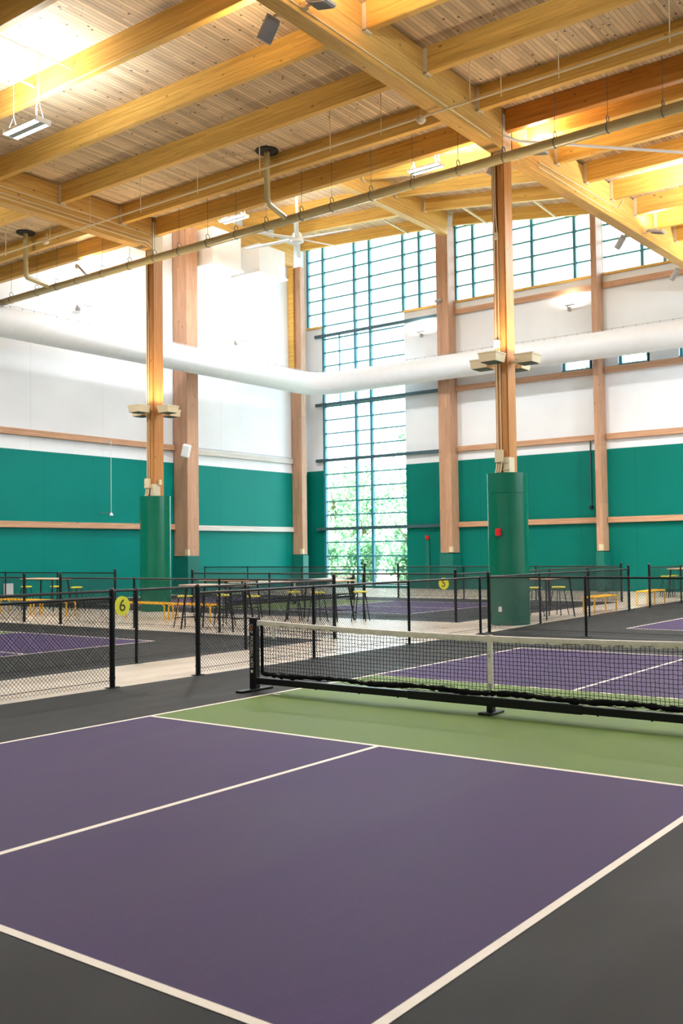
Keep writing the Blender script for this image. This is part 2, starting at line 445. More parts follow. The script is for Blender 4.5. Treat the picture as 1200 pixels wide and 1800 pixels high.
# ------------------------------------------------------------------ ceilings
def roof_z(x):      # underside of purlins in the high roof
    P = [(XL, 17.62), (GX_L, 17.05), (GX_R, 15.35)]
    for (xa, za), (xb, zb) in zip(P, P[1:]):
        if x <= xb+1e-6: return za+(zb-za)*(x-xa)/(xb-xa)
    return P[-1][1]
def low_z(y): return .026*max(0, y-CY)
def plate(pts, t=.12):
    b = MB(); b.add([p for p in pts]+[(x, y, z+t) for x, y, z in pts], [(3,2,1,0),(4,5,6,7),(0,1,5,4),(1,2,6,5),(2,3,7,6),(3,0,4,7)]); return b
plate([(XL-.3, YF-.3, DECK), (XR+.3, YF-.3, DECK), (XR+.3, CY+.09, DECK), (XL-.3, CY+.09, DECK)]).build('ceiling', M['deck'], kind='structure')
zb = DECK+low_z(YB)
plate([(GX_R, CY+.09, DECK), (XR+.3, CY+.09, DECK), (XR+.3, YB+.3, zb), (GX_R, YB+.3, zb)]).build('ceiling', M['deck'], kind='structure')
for xa, xb in ((XL-.02, GX_L), (GX_L, GX_R+.1)):
    za, zc = roof_z(xa)+.55, roof_z(xb)+.55
    plate([(xa, CY+.09, za), (xb, CY+.09, zc), (xb, YB+.3, zc), (xa, YB+.3, za)]).build('ceiling', M['deck'], kind='structure')

# ------------------------------------------------------------------ timber frame
def glulam(name, a, b_, w, h, mat, label, group, cat='beam', hang=(False, False), hz=0.):
    """beam whose underside centre line runs a -> b; local x along the grain"""
    a = Vector(a); e = Vector(b_); d = e-a; L = d.length
    o = thing(name, label, cat, tuple(a), 0, group)
    o.rotation_euler = (0, -math.asin(d.z/L), math.atan2(d.y, d.x))
    mb = MB()
    c = .012
    prof = [(-w/2+c, 0), (w/2-c, 0), (w/2, c), (w/2, h), (-w/2, h), (-w/2, c)]
    n = 6
    mb.add([(0, y, z) for y, z in prof]+[(L, y, z) for y, z in prof],
           [tuple(range(n)), tuple(reversed(range(n, 2*n)))]+[(i, i+n, (i+1) % n+n, (i+1) % n) for i in range(n)])
    mb.build('timber', M[mat], o)
    for k, hg in enumerate(hang):
        if not hg: continue
        x0 = .0 if k == 0 else L-.09
        s = MB(); x1 = x0+.09
        s.box(x0, x1, -w/2-.018, -w/2, -.02, h-.03); s.box(x0, x1, w/2, w/2+.018, -.02, h-.03)
        s.box(x0, x1, -w/2-.018, w/2+.018, -.035, -.0)
        s.build('hanger_bracket', M['cream'], o)
    return o
PW, PH = .17, .55
GW = .36
# girders
def girder(x, y0, y1, z0, z1, h, label, mat='glulam_girder'):
    return glulam('girder', (x, y0, z0), (x, y1, z1), GW, h, mat, label, None, 'girder')
girder(GX_R, -12, CY-.26, 11.4, 11.4, 1.03, 'heavy glulam girder crossing the top of the picture to the right column')
girder(GX_R, CY+.26, YB-.1, 11.4, 11.4+low_z(YB), .98, 'heavy glulam girder running from the right column to the back wall')
girder(GX_L, -12, CY-.26, 11.42, 11.42, 1.01, 'heavy glulam girder with three cream conduits ending at the left column')
girder(GX_L-.05, CY+.25, YB-.7, 16.5, 16.5, 1.08, 'girder under the high roof landing on the wide column right of the tall window')
glulam('girder', (XL+.17, CY+.3, 16.5), (XL+.17, 29.3, 16.5), .3, 1.1, 'glulam_girder', 'edge girder along the top of the left wall', None, 'girder')
# low purlins
ys = [10.4, 8.15, 5.95, 3.75, 1.5, -.75, -3.0]
ordn = ['last', 'second from last', 'third from last', 'fourth from last', 'fifth from last', 'sixth from last', 'seventh from last']
for i, y in enumerate(ys):
    if y > 2: glulam('purlin', (XL, y, 11.9), (GX_L-GW/2, y, 11.9), PW, PH, 'glulam', 'left bay purlin, %s before the beam left of the left column' % ordn[i], 'purlins of the low roof, left bay', hang=(False, True))
    glulam('purlin', (GX_L+GW/2, y, 11.9), (GX_R-GW/2, y, 11.9), PW, PH, 'glulam', 'middle bay purlin, %s before the beam joining the columns' % ordn[i], 'purlins of the low roof, middle bay', hang=(True, True))
    glulam('purlin', (GX_R+GW/2, y, 11.9), (6.4, y, 11.9), PW, PH, 'glulam', 'right bay purlin, %s before the stained beam at the right column' % ordn[i], 'purlins of the low roof, right bay', hang=(True, False))
for k, (xa, xb, lb) in enumerate(((XL, GX_L-.18, 'dark underside beam left of the left column at the edge of the high roof'),
                    (GX_L+.18, GX_R-.18, 'beam joining the two columns at the edge of the high roof'),
                    (GX_R+.18, 6.4, 'water-stained orange beam right of the right column'))):
    glulam('edge_beam', (xa, CY, 11.9), (xb, CY, 11.9), .19, .54, 'glulam_stained' if k == 2 else 'glulam', lb, 'beams on the column line')
# back low bay purlins, right of the right girder
for i, y in enumerate([12.8, 14.62, 16.5, 18.4, 20.35, 22.15, 24.05, 25.95, 27.85]):
    z = 11.9+low_z(y)
    glulam('purlin', (GX_R+GW/2, y, z), (6.4, y, z), PW, PH, 'glulam', 'purlin behind the right column and right of its girder, number %d counted from the column' % (i+1), 'purlins of the low roof behind the right column', hang=(True, False))
# high purlins
for i, y in enumerate([13.6, 15.95, 18.3, 20.7, 23.1, 25.5, 27.8]):
    for xa, xb, s, hg in ((XL+.34, GX_L-.29, 'left', (False, True)), (GX_L+.19, GX_R-.16, 'right', (True, False))):
        glulam('purlin', (xa, y, roof_z(xa)), (xb, y, roof_z(xb)), PW, PH, 'glulam', 'high roof purlin %s of the high girder, number %d counted from the back wall' % (s, 7-i), 'purlins of the high roof, %s side' % s, hang=hg)
for xa, xb, lb in ((XL, -18.9, 'sloping end beam above the tall window'), (-18.1, -11.3, 'sloping end beam above the middle upper window'), (-10.9, GX_R, 'sloping end beam above the upper window next to the right girder')):
    glulam('end_beam', (xa, 30.3, roof_z(xa)), (xb, 30.3, roof_z(xb)), .17, PH, 'glulam', lb, 'end beams on the back wall')
for x, lb in ((-20.6, 'left of the wide column'), (-16.3, 'left of the right interior column'), (-12.9, 'right of the right interior column')):
    z = roof_z(x)
    o = MB().beam((x, 27.9, z+.12), (x, 30.3, z-.02), .07, .07).build('knee_brace', M['cream'])
    tag(o, 'short cream brace under the high roof, %s' % lb, 'brace', 'cream braces at the back wall')

# interior columns
def int_column(cx, label, side):
    o = thing('column', label, 'column', (cx, CY, 0))
    w, d = .16, .21; t = .035
    poly = [(-w, -d), (-.045, -d), (-.045, -d+.06), (.0, -d+.06), (.0, -d), (w-t, -d), (w-t, -d+t), (w, -d+t), (w, d), (-w, d)]
    # shaft stands upright: grain material wants local x along the length, so build lying and turn it
    n = len(poly); L = DECK-3.3-.03
    mb = MB(); mb.add([(0, y, -x) for x, y in poly]+[(L, y, -x) for x, y in poly],
        [tuple(range(n)), tuple(reversed(range(n, 2*n)))]+[(i, i+n, (i+1) % n+n, (i+1) % n) for i in range(n)])
    mb.build('shaft', M['glulam_col'], o, loc=(0, 0, 3.3), rot=(0, -PI/2, 0))
    s = MB(); s.lathe([(.47, 0), (.48, .01), (.48, 3.10), (.474, 3.105), (.474, 3.12), (.48, 3.125), (.48, 3.6), (.455, 3.6), (.455, 3.3), (.02, 3.3)], 48)
    sl = s.build('sleeve', M['sleeve'], o, smooth=True, label='round green enamelled steel sleeve')
    br = MB(); br.box(-w-.012, -w, -d, d, 11.2, 12.4); br.box(w, w+.012, -d-.01, d, 11.25, 12.3); br.box(-.1, w+.012, -d-.014, -d, 11.25, 12.3)
    for k in range(4):
        for dx in (-.05, .1): br.lathe([(.02, 0), (.02, .012)], 6, (0, 0, 0), True) if False else br.box(dx-.015, dx+.015, -d-.026, -d-.014, 11.4+k*.25, 11.43+k*.25)
    br.build('steel_bracket', M['cream'], o)
    pl = MB(); pl.box(.02, w+.014, -d-.012, -d, 3.3, 3.98); pl.box(w, w+.014, -d, .05, 3.3, 3.98)
    for k in range(3): pl.box(.0, w+.03, -d-.024, -d-.012, 3.5+k*.17, 3.53+k*.17)
    pl.build('base_plate', M['cream'], o)
    # conduits and junction boxes on the shaft
    cd = MB(); cd.tube([(-.105, -d-.02, 3.9), (-.105, -d-.02, 11.2)], .016, 8)
    cd.build('conduit', M['conduit'], o)
    cd = MB(); cd.tube([(-.02, -d-.018, 3.9), (-.02, -d-.018, 9.3), (-.06, -d-.03, 9.9), (-.06, -d-.03, 11.2)], .014, 8)
    cd.build('conduit', M['conduit'], o)
    jb = MB(); jb.bbox(-.16, .04, -d-.11, -d-.0, 3.86, 4.16, .01); jb.build('junction_box', M['cream_box'], o)
    for dx in (-.12, -.06, 0.0):
        MB().tube([(dx, -d-.05, 3.87), (dx-.02, -d-.06, 3.7), (dx-.07, -d-.11, 3.45), (dx-.07, -d-.11, 3.32)], .02, 8).build('conduit', M['conduit'], o, smooth=True)
    if side == 'R':
        j = MB(); j.bbox(-.13, .0, -d-.1, -d, 6.62, 6.80, .008); j.build('junction_box', M['white'], o)
        j = MB(); j.bbox(-.1, .0, -d-.07, -d, 9.25, 9.42, .008); j.build('junction_box', M['cream_box'], o)
        bl = MB(); bl.bbox(-.065, .065, -.56, -.46, 2.1, 2.28, .025); bl.lathe([(.035, 0), (.03, .03), (.0, .035)], 12, (0, 0, 0), False) if False else None
        bl.build('fire_alarm', M['red'], o, label='red fire alarm unit with strobe')
        ol = MB(); ol.bbox(-.04, .04, -.495, -.47, .32, .44, .005); ol.build('power_outlet', M['white'], o)
    else:
        j = MB(); j.bbox(.17, .25, -.05, .06, 3.95, 4.12, .008); j.build('junction_box', M['cream_box'], o)
    return o
int_column(GX_R, 'right timber column with green sleeve and red fire alarm', 'R')
int_column(GX_L, 'left timber column with plain green sleeve behind the fences', 'L')

def box_uplight():
    o = thing('box_uplight', '', 'light')
    h = .21; s = .24
    b = MB(); b.add([(-s,-s,h),(s,-s,h),(s,s,h),(-s,s,h),(-s*.9,-s*.9,0),(s*.9,-s*.9,0),(s*.9,s*.9,0),(-s*.9,s*.9,0)],
        [(4,7,6,5),(0,1,5,4),(1,2,6,5),(2,3,7,6),(3,0,4,7)])
    b.box(-s-.008, s+.008, -s-.008, -s+.01, h-.02, h+.01); b.box(-s-.008, s+.008, s-.01, s+.008, h-.02, h+.01)
    b.box(-s-.008, -s+.01, -s, s, h-.02, h+.01); b.box(s-.01, s+.008, -s, s, h-.02, h+.01)
    b.build('housing', M['cream_box'], o)
    MB().box(-s*.8, s*.8, -s*.8, s*.8, -.012, 0.002).build('grille', M['grille'], o)
    MB().box(-s+.02, s-.02, -s+.02, s-.02, h-.03, h-.02).build('lens', M['lampsoft'], o)
    a = MB(); a.box(-.04, .04, s-.02, s+.18, .03, .12); a.tube([(-.1, s-.02, .09), (-.1, s+.12, .09), (0, s+.16, .09)], .012, 6)
    a.build('arm', M['cream_box'], o)
    return o
proto = box_uplight(); used = False
places = {'front': ((0, -.66), 0.), 'right': ((.6, 0), PI/2), 'back': ((0, .66), PI), 'left': ((-.6, 0), -PI/2)}
for cx, cn in ((GX_R, 'right'), (GX_L, 'left')):
    for nm, ((dx, dy), rz) in places.items():
        o = proto if not used else copy_tree(proto); used = True
        o.location = (cx+dx, CY+dy, 6.2); o.rotation_euler = (0, 0, rz)
        o['label'] = 'cream box uplight on the %s side of the %s column' % ({'front': 'near', 'right': 'right-hand', 'back': 'far', 'left': 'left-hand'}[nm], cn)
        o['group'] = 'box uplights around the columns'
        area('uplight_source', (0, 0, .25), .38, 24, WARM, (0, 0, 1), o, math.radians(150))

# wall columns
def wall_column(x0, x1, y0, y1, top, label, px=.06):
    o = thing('wall_column', label, 'column', ((x0+x1)/2, (y0+y1)/2, 0))
    hx, hy = (x1-x0)/2, (y1-y0)/2; L = top-1.7; c = .012
    mb = MB(); prof = [(-hx+c, -hy), (hx-c, -hy), (hx, -hy+c), (hx, hy), (-hx, hy), (-hx, -hy+c)]; n = 6
    mb.add([(0, y, -x) for x, y in prof]+[(L, y, -x) for x, y in prof],
       [tuple(range(n)), tuple(reversed(range(n, 2*n)))]+[(i, i+n, (i+1) % n+n, (i+1) % n) for i in range(n)])
    mb.build('shaft', M['glulam_pale'], o, loc=(0, 0, 1.7), rot=(0, -PI/2, 0))
    MB().box(-hx-px*.2, hx+px, -hy-px, hy+px*.2, 0, 1.66).build('plinth', M['green_plain'], o, label='green painted plinth')
    MB().box(hx-.16, hx+.012, -hy-.014, -hy+.1, 1.72, 1.98).build('bracket_plate', M['cream'], o)
    return o
c1 = wall_column(XL+.05, -26.38, 21.1, 21.78, 16.45, 'stout timber wall column with the white speaker on the left wall')
c2 = wall_column(XL+.05, -26.6, 29.32, 29.68, 16.45, 'slim timber column in the corner left of the tall window')
c3 = wall_column(-18.83, -18.2, 29.9, YB-.03, 17.0, 'wide timber column on the back wall right of the tall window')
c4 = wall_column(-11.22, -10.96, 29.9, YB-.03, 15.95, 'narrow timber column on the back wall right of the right interior column')

MB().box(XL+.02, XL+.35, 29.16, 29.27, 11.2, 16.45).build('trim_2', M['glulam'], kind='structure')

# girts (horizontal rails on the walls)
def girt(kind, a0, a1, z, label, mat='girt', h=.24, d=.16):
    if kind == 'b': o = glulam('wall_girt', (a0, YB-.02-d/2-.004, z-h/2), (a1, YB-.02-d/2-.004, z-h/2), d, h, mat, label, None, 'wall rail')
    else: o = glulam('wall_girt', (XL+.02+d/2+.004, a0, z-h/2), (XL+.02+d/2+.004, a1, z-h/2), d, h, mat, label, None, 'wall rail')
    return o
for z, w in ((3.0, 'lowest'), (6.52, 'second lowest'), (9.36, 'second highest'), (12.97, 'highest')):
    girt('b', -18.18, -11.25, z, '%s timber rail on the back wall behind the right interior column' % w)
    girt('b', -10.93, -4., z, '%s timber rail on the back wall at the right edge of the picture' % w)
for z, w in ((3.0, 'lowest'), (6.52, 'second lowest'), (9.4, 'third'), (12.97, 'highest')):
    o = glulam('window_girt', (-26.55, 30.45, z-.09), (-18.85, 30.45, z-.09), .14, .15, 'steel', '%s dark steel rail crossing the tall window' % w, None, 'wall rail')
girt('l', CY-4, 21.05, 2.99, 'lower timber rail on the left wall beside the left column'); girt('l', CY-4, 21.05, 6.52, 'upper timber rail on the left wall beside the left column')
girt('l', 21.85, 29.25, 2.97, 'lower pale rail on the left wall near the tall window', 'girt_pale'); girt('l', 21.85, 29.25, 6.45, 'upper pale rail on the left wall near the tall window', 'girt_pale')
# sill strips under the high windows
for x0, x1, lb in ((-27.15, -26.25, ''), (-21.1, -18.85, ''), (-18.15, -11.25, ''), (-10.93, -6., '')):
    MB().box(x0, x1, YB-.12, YB+.05, ZS-.1, ZS).build('trim_1', M['glulam'], kind='structure')

# ------------------------------------------------------------------ windows
def window(name, verts, zlines, x0, x1, z0, z1fn, thin=(), bottom=True):
    o = thing(name, None, None, ((x0+x1)/2, YB+.1, z0), 0, None, 'structure')
    cx = (x0+x1)/2
    b = MB(); y0, y1 = -.06, .06
    for x in verts: b.box(x-cx-.065, x-cx+.065, -.1, .06, 0, z1fn(x)-z0)
    for z in zlines:
        if z0 <= z: b.box(x0-cx, x1-cx, y0, y1, z-z0-.032, z-z0+.032)
    for x, za, zb_ in thin: b.box(x-cx-.02, x-cx+.02, y0, y1, za-z0, zb_-z0)
    b.build('mullions', M['frame_haze'], o)
    p = MB(); n = 12; t = []
    for k in range(n+1):
        x = x0+(x1-x0)*k/n; t.append((x-cx, z1fn(x)-z0))
    for k in range(n):
        (xa, za), (xb, zb_) = t[k], t[k+1]
        p.add([(xa, .0, 0), (xb, .0, 0), (xb, .0, zb_), (xa, .0, za)], [(0, 1, 2, 3)])
    p.build('pane', M['glass'], o)
    return o
zg = [13.52-.702*k for k in range(20)]
window('window_1', [-26.15, -24.11, -23.17], zg[1:], -26.2, -21.12, .12, lambda x: ZS, thin=[(-25.15, 9.25, 13.0)])
zu = [13.52+.70*k for k in range(8)]
window('window_2', [-27.15, -26.14, -24.13, -23.18, -21.17, -20.22, -19.2], zu, -27.2, -19.15, ZS, lambda x: roof_z(x)+.5)
window('window_3', [-18.2, -17.26, -15.3, -14.25, -12.23], zu, -18.25, -11.5, ZS, lambda x: roof_z(x)+.5)
window('window_4', [-9.25, -8.3, -6.9], zu, -10.95, -6.2, ZS, lambda x: roof_z(x)+.5)
for i, h in enumerate(SM):
    window('window_%d' % (5+i), [h[0]+.12, h[1]], [9.55, 10.5], h[0], h[1], 9.5, lambda x: 10.55)
for i, h in enumerate(RW_FILL):  # glazing of the added daylight openings in the right wall
    o = thing('window_%d' % (8+i), None, None, (XR+.1, h[0], h[2]), 0, None, 'structure')
    f = MB()
    for k in range(6):
        y = (h[1]-h[0])*k/5; f.box(-.05, .05, y-.04, y+.04, 0, h[3]-h[2])
    f.build('mullions', M['frame_haze'], o)
    MB().add([(0, 0, 0), (0, h[1]-h[0], 0), (0, h[1]-h[0], h[3]-h[2]), (0, 0, h[3]-h[2])], [(0, 1, 2, 3)]).build('pane', M['glass'], o)
for i, h in enumerate(FW):
    o = thing('window_%d' % (10+i), None, None, (h[0], YF-.1, h[2]), 0, None, 'structure')
    f = MB()
    for k in range(6):
        x = (h[1]-h[0])*k/5; f.box(x-.04, x+.04, -.05, .05, 0, h[3]-h[2])
    f.build('mullions', M['frame_haze'], o)
    MB().add([(0, 0, 0), (h[1]-h[0], 0, 0), (h[1]-h[0], 0, h[3]-h[2]), (0, 0, h[3]-h[2])], [(0, 1, 2, 3)]).build('pane', M['glass'], o)

# ------------------------------------------------------------------ fabric air duct
def duct():
    o = thing('air_duct', 'long white fabric air duct hung along the left wall and bending along the back wall', 'duct', (0, 0, 0))
    zc = 10.15; X, Y, R = -25.45, 29.15, 1.5
    pts = [(X, y, zc) for y in [-3+1.5*k for k in range(21)] if y < Y-R-.2]
    pts += [(X+R-R*math.cos(a), Y-R+R*math.sin(a), zc) for a in [PI/2*k/8 for k in range(9)]]
    pts += [(x, Y, zc) for x in [X+R+1.4+1.5*k for k in range(17)]]
    b = MB(); b.tube(pts, .55, 40); b.build('tube', M['fabric'], o, smooth=True)
    for i in range(1, len(pts)-1):
        if i % 2: continue
        p, q = Vector(pts[i]), Vector(pts[i+1]); d = (q-p).normalized()*.02
        MB().tube([p-d, p+d], .553, 40, False).build('seam', M['fabric'], o, smooth=True)
    nz = MB()
    for i in range(len(pts)-1):
        p, q = Vector(pts[i]), Vector(pts[i+1]); d = (q-p).normalized(); u = Vector((d.y, -d.x, 0))
        for t in (.2, .6):
            c = p.lerp(q, t)
            for a in (-.9, .2): 
                n = (u*math.sin(a*-1)*1+Vector((0, 0, -1))*math.cos(a)).normalized()
                nz.tube([c+n*.54, c+n*.565], .022, 8)
    nz.build('nozzles', M['white'], o, kind='stuff')
    t = MB()
    for i in range(len(pts)-1):
        p, q = Vector(pts[i]), Vector(pts[i+1])
        for tt in (0, .33, .66): 
            c = p.lerp(q, tt); t.box(c.x-.015, c.x+.015, c.y-.015, c.y+.015, zc+.54, zc+.62)
    t.tube([(p[0], p[1], p[2]+.62) for p in pts], .008, 6)
    t.build('hanging_track', M['grey'], o)
duct()

# ------------------------------------------------------------------ drain pipe with hangers
def pz(x): return 11.10+.008*x
def drain():
    o = thing('drain_pipe', 'long olive roof drain pipe hung below the ceiling and sloping across the picture', 'pipe', (0, 11.3, 0))
    b = MB(); b.tube([(-27.2, 0, pz(-27.2)), (-14, 0, pz(-14)), (3.5, 0, pz(3.5))], .118, 24)
    b.build('pipe', M['pipe'], o, smooth=True)
    cp = MB()
    for x in (-24, -18.9, -12.9, -9.1, -6.6, -3.4, -.6): cp.tube([(x-.05, 0, pz(x)), (x+.05, 0, pz(x))], .124, 24)
    cp.build('coupling', M['pipe'], o, smooth=True)
    for x in (-25.11, -23.62, -22.51, -21.45, -20.14, -18.81, -17.65, -16.56, -15.35, -14.2, -13.04, -11.75, -10.7, -9.41, -8.13, -6.8, -5.56, -4.25, -2.99, -1.76, -.5):
        z = pz(x); h = MB()
        h.tube([(x, .126*math.sin(a), z+.126*math.cos(a)) for a in [2*PI*k/20 for k in range(20)]], .009, 6, closed=True)
        h.tube([(x, .075*math.sin(a), z+.19+.075*math.cos(a)) for a in [2*PI*k/14 for k in range(14)]], .011, 6, closed=True)
        if not (-18.7 < x < -17.9 or -6.2 < x < -5.5): h.tube([(x, 0, z+.26), (x, 0, DECK)], .006, 6)
        h.build('pipe_hanger', M['steel'], o)
drain()
for x, y, lb in ((-11.86, 10.0, 'drain pipe drop with black collar between the columns'), (-22.43, 10.0, 'drain pipe drop with black collar left of the left column')):
    o = thing('roof_drain', lb, 'pipe', (x, y, 0), 0, 'roof drain drops')
    z = pz(x)+.05; xe = -.55 if False else -.42
    MB().lathe([(.30, 0), (.31, -.02), (.29, -.045), (.09, -.05)], 32, (0, 0, DECK-.002)).build('collar', M['rubber'], o, smooth=True)
    MB().tube([(0, 0, DECK-.03), (0, 0, z+.13), (0, .02, z+.05), (-.05, .1, z), (-.4, 1.18, z)], .078, 20).build('pipe', M['pipe'], o, smooth=True)
    MB().tube([(0, 0, z+.30), (0, 0, z+.10)], .086, 20).build('coupling', M['pipe'], o, smooth=True)

# sprinkler line
def sprinkler():
    o = thing('sprinkler_pipe', 'thin cream sprinkler pipe hung below the girders', 'pipe', (0, 8.72, 0))
    b = MB(); b.tube([(-26.8, 0, 11.29), (3.5, 0, 11.33)], .026, 12); b.build('pipe', M['conduit'], o, smooth=True)
    for x in (-23.5, -21.65, -19.4, -17.54, -15.37, -13.16, -10.98, -8.76, -7.3, -5.0, -4.26, -2.97, -.74):
        MB().tube([(x, 0, 11.2), (x, 0, DECK)], .012, 6).build('hanger_rod', M['conduit'], o)
    for x in (-19.63, -6.23):
        h = MB(); h.lathe([(.02, .05), (.10, .03), (.11, -.03), (.06, -.09), (.0, -.1)], 16, (x, 0, 11.27), False)
        h.tube([(x-.06, 0, 11.35), (x-.08, .12, 11.42), (x-.08, .12, 11.56)], .016, 8)
        h.build('sprinkler_head', M['cream_box'], o, smooth=True)
sprinkler()
def conduit(pts, label, group, r=.016, m='conduit'):
    o = MB().tube(pts, r, 8).build('conduit', M[m], smooth=True); return tag(o, label, 'conduit', group)
gl = GX_L+GW/2+.02
for k, z in enumerate((11.84, 11.66, 11.54)):
    conduit([(gl, 0, z), (gl, CY-.45, z-.0), (gl+.0, CY-.32, z-.06), (gl+.02, CY-.28, z-.1)], '%s of three cream conduits along the left girder' % ('topmost', 'middle', 'lowest')[k], 'conduits on the left girder')
gr = GX_R+GW/2+.02
conduit([(gr, 0, 11.5), (gr, 10.7, 11.5), (gr, 10.95, 11.47)], 'cream conduit along the near part of the right girder', 'conduits on the right girder')
conduit([(gr, 13.5, 11.56), (gr, 18.3, 11.67)], 'lower cream conduit along the far part of the right girder', 'conduits on the right girder')
conduit([(gr, 13.5, 11.68), (gr, 18.3, 11.92), (gr, 18.9, 11.95), (gr, 19.3, 12.3)], 'upper cream conduit along the far part of the right girder', 'conduits on the right girder')
conduit([(gr+.06, 11.48, 11.66), (gr+.35, 11.75, 11.55), (-2.4, 14.85, 11.5), (1.0, 18.9, 11.5)], 'white pipe reaching out from the head of the right column', None, .035, 'white')

conduit([(-11.8, 1.59, 12.15), (-11.8, 3.66, 12.15)], 'thin pipe crossing the brightest ceiling patch, upper one', 'conduits by the pendant light')
conduit([(-13.1, 1.59, 12.15), (-13.1, 3.66, 12.15)], 'thicker pipe crossing the brightest ceiling patch, lower one', 'conduits by the pendant light', .022)
# ------------------------------------------------------------------ ceiling fan under the high roof
def fan(loc, R, top, label):
    o = thing('ceiling_fan', label, 'fan', loc)
    MB().tube([(0, 0, .1), (0, 0, top)], .055, 12).build('downrod', M['white'], o, smooth=True)
    MB().lathe([(.05, .35), (.16, .28), (.22, .1), (.26, .0), (.26, -.08), (.12, -.14), (.0, -.15)], 24, (0, 0, 0), False).build('hub', M['white'], o, smooth=True)
    for k in range(6):
        a = math.radians(8+60*k)
        b = MB(); w0, w1 = .10, .07
        b.add([(.2, -w0, .02), (R, -w1, .0), (R, w1, .035), (.2, w0, .06), (.2, -w0, .045), (R, -w1, .02), (R, w1, .055), (.2, w0, .085)],
              [(0,3,2,1),(4,5,6,7),(0,1,5,4),(1,2,6,5),(2,3,7,6),(3,0,4,7)])
        b.build('blade', M['white'], o, rot=(0, 0, a))
    return o
fan((-19.9, 21.0, 14.4), 2.45, 17.14-14.4, 'large six-bladed white ceiling fan hanging left of the high girder')

# white duct boxes at the top of the left wall
for x1, y0, y1, z0, lb in ((-25.62, 22.0, 23.85, 14.75, 'white boxed duct on the left wall beside the stout wall column'), (-25.62, 25.1, 27.0, 15.05, 'white boxed duct on the left wall nearer the window corner')):
    o = thing('duct_box', lb, 'duct', (XL+.005, y0, z0), 0, 'white duct boxes high on the left wall')
    w = x1-XL; h = 16.45-z0
    MB().bbox(0, w, 0, y1-y0, .12, h, .01).build('casing', M['white'], o)
    f = MB(); f.box(-.0, w+.06, -.06, y1-y0+.06, .06, .12); f.box(.0, w+.1, -.1, y1-y0+.1, 0, .06); f.build('flange', M['white'], o)

# ------------------------------------------------------------------ lamps
def pendant(loc, rz, label, wires, mat='lamp', power=120, scale=1., group='pendant strip lights', up=.85):
    o = thing('pendant_light', label, 'light', loc, rz, group)
    L, W, H = .62*scale, .2*scale, .05
    b = MB(); b.box(-L, L, -W, W, .02, H+.03); b.box(-L-.03, -L, -W-.01, W+.01, -.01, H+.05); b.box(L, L+.03, -W-.01, W+.01, -.01, H+.05)
    b.build('housing', M['white'], o)
    l = MB(); l.box(-L+.01, L-.01, -W+.01, -W*.42, -.004, .02); l.box(-L+.01, L-.01, W*.42, W-.01, -.004, .02)
    l.build('lens', M[mat], o)
    MB().box(-L+.01, L-.01, -W*.42, W*.42, .0, .02).build('reflector', M['mirror'], o)
    for x in (-L+.1, L-.1):
        MB().tube([(x-.0, -W*.7, .07), (x, 0, .42), (x+.0, W*.7, .07)], .003, 6).build('hanging_wire', M['white'], o)
        MB().tube([(x, 0, .42), (x, 0, wires)], .003, 6).build('hanging_wire', M['white'], o)
    MB().tube([(L-.2, 0, .08), (L-.22, 0, .35), (L-.15, 0, .6), (L-.15, 0, wires)], .012, 6).build('power_cord', M['white'], o, smooth=True)
    area('lamp_source', (0, 0, -.03), L*1.8, power, SOFT, (0, 0, -1), o, sy=W*1.6)
    area('lamp_source', (0, 0, .12), L*1.8, power*up, SOFT, (0, 0, 1), o, sy=W*1.6)
    return o
pendant((-12.55, 3.05, 10.83), .0, 'pendant light with grey centre strip at the top left', DECK-10.83, 'lamp', 800, .9, up=.3)
pendant((-12.98, 19.75, 15.2), 0, 'bright pendant light under the high roof right of the high girder', 16.8-15.2, 'lamp', 900, up=1.1)
pendant((-21.8, 19.3, 15.2), 0, 'bright pendant light under the high roof near the left wall', 17.3-15.2, 'lamp', 900, up=1.1)
FILL_PENDANTS = [(-22.5, 3.05), (-2.2, 17.45), (-2.2, 25.0), (-2.2, 3.05), (8, 3.05), (8, 15.), (8, 24.), (-12.5, -7), (-22.5, -7), (-2.2, -7), (8, -7)]  # unseen pendants added as fill light for the hall
for i, (x, y) in enumerate(FILL_PENDANTS):
    pendant((x, y, 10.9), 0, 'added fill pendant hanging unseen outside the picture, %s' % ['over the west court', 'over the far right court', 'over the far right corner', 'over the near court', 'right of the near court', 'right of the far court', 'at the far right', 'behind the west court', 'far behind the west court', 'behind the camera', 'right of the camera'][i], 11.6-10.9 if False else DECK-10.9, 'lamp', [900, 900, 900, 450, 260, 900, 900, 300, 400, 140, 180][i], .9)

def flood(loc, rz, label, tilt=.5, power=60, arm=True, up=(0, 0, 1)):
    o = thing('flood_light', label, 'light', loc, rz, 'ribbed flood lights on the beams')
    hd = bpy.data.objects.new('head', None)
    b = MB(); b.box(0, .46, -.16, .16, .0, .05)
    R = Matrix.Rotation(tilt, 4, 'Y')
    def T(mb):
        mb.v = [tuple(R @ Vector(v)) for v in mb.v]; return mb
    bpy.data.objects.remove(hd)
    T(b).build('housing', M['grey'], o)
    r = MB()
    for k in range(12): r.box(.05, .44, -.15+k*.0265, -.143+k*.0265, -.03, .0)
    T(r).build('heat_sink', M['grey'], o)
    T(MB().box(.03, .43, -.13, .13, .05, .055)).build('lens', M['lampsoft'], o)
    j = MB(); j.bbox(-.2, -.08, -.06, .06, -.03, .1, .01); j.tube([(-.1, 0, .03), (.02, 0, .02)], .03, 10); j.build('mount', M['cream_box'], o)
    n = R.to_3x3() @ Vector((0, 0, 1)); p = R @ Vector((.23, 0, .08))
    area('flood_source', p, .26, power, WARM, n, o, math.radians(160))
    return o
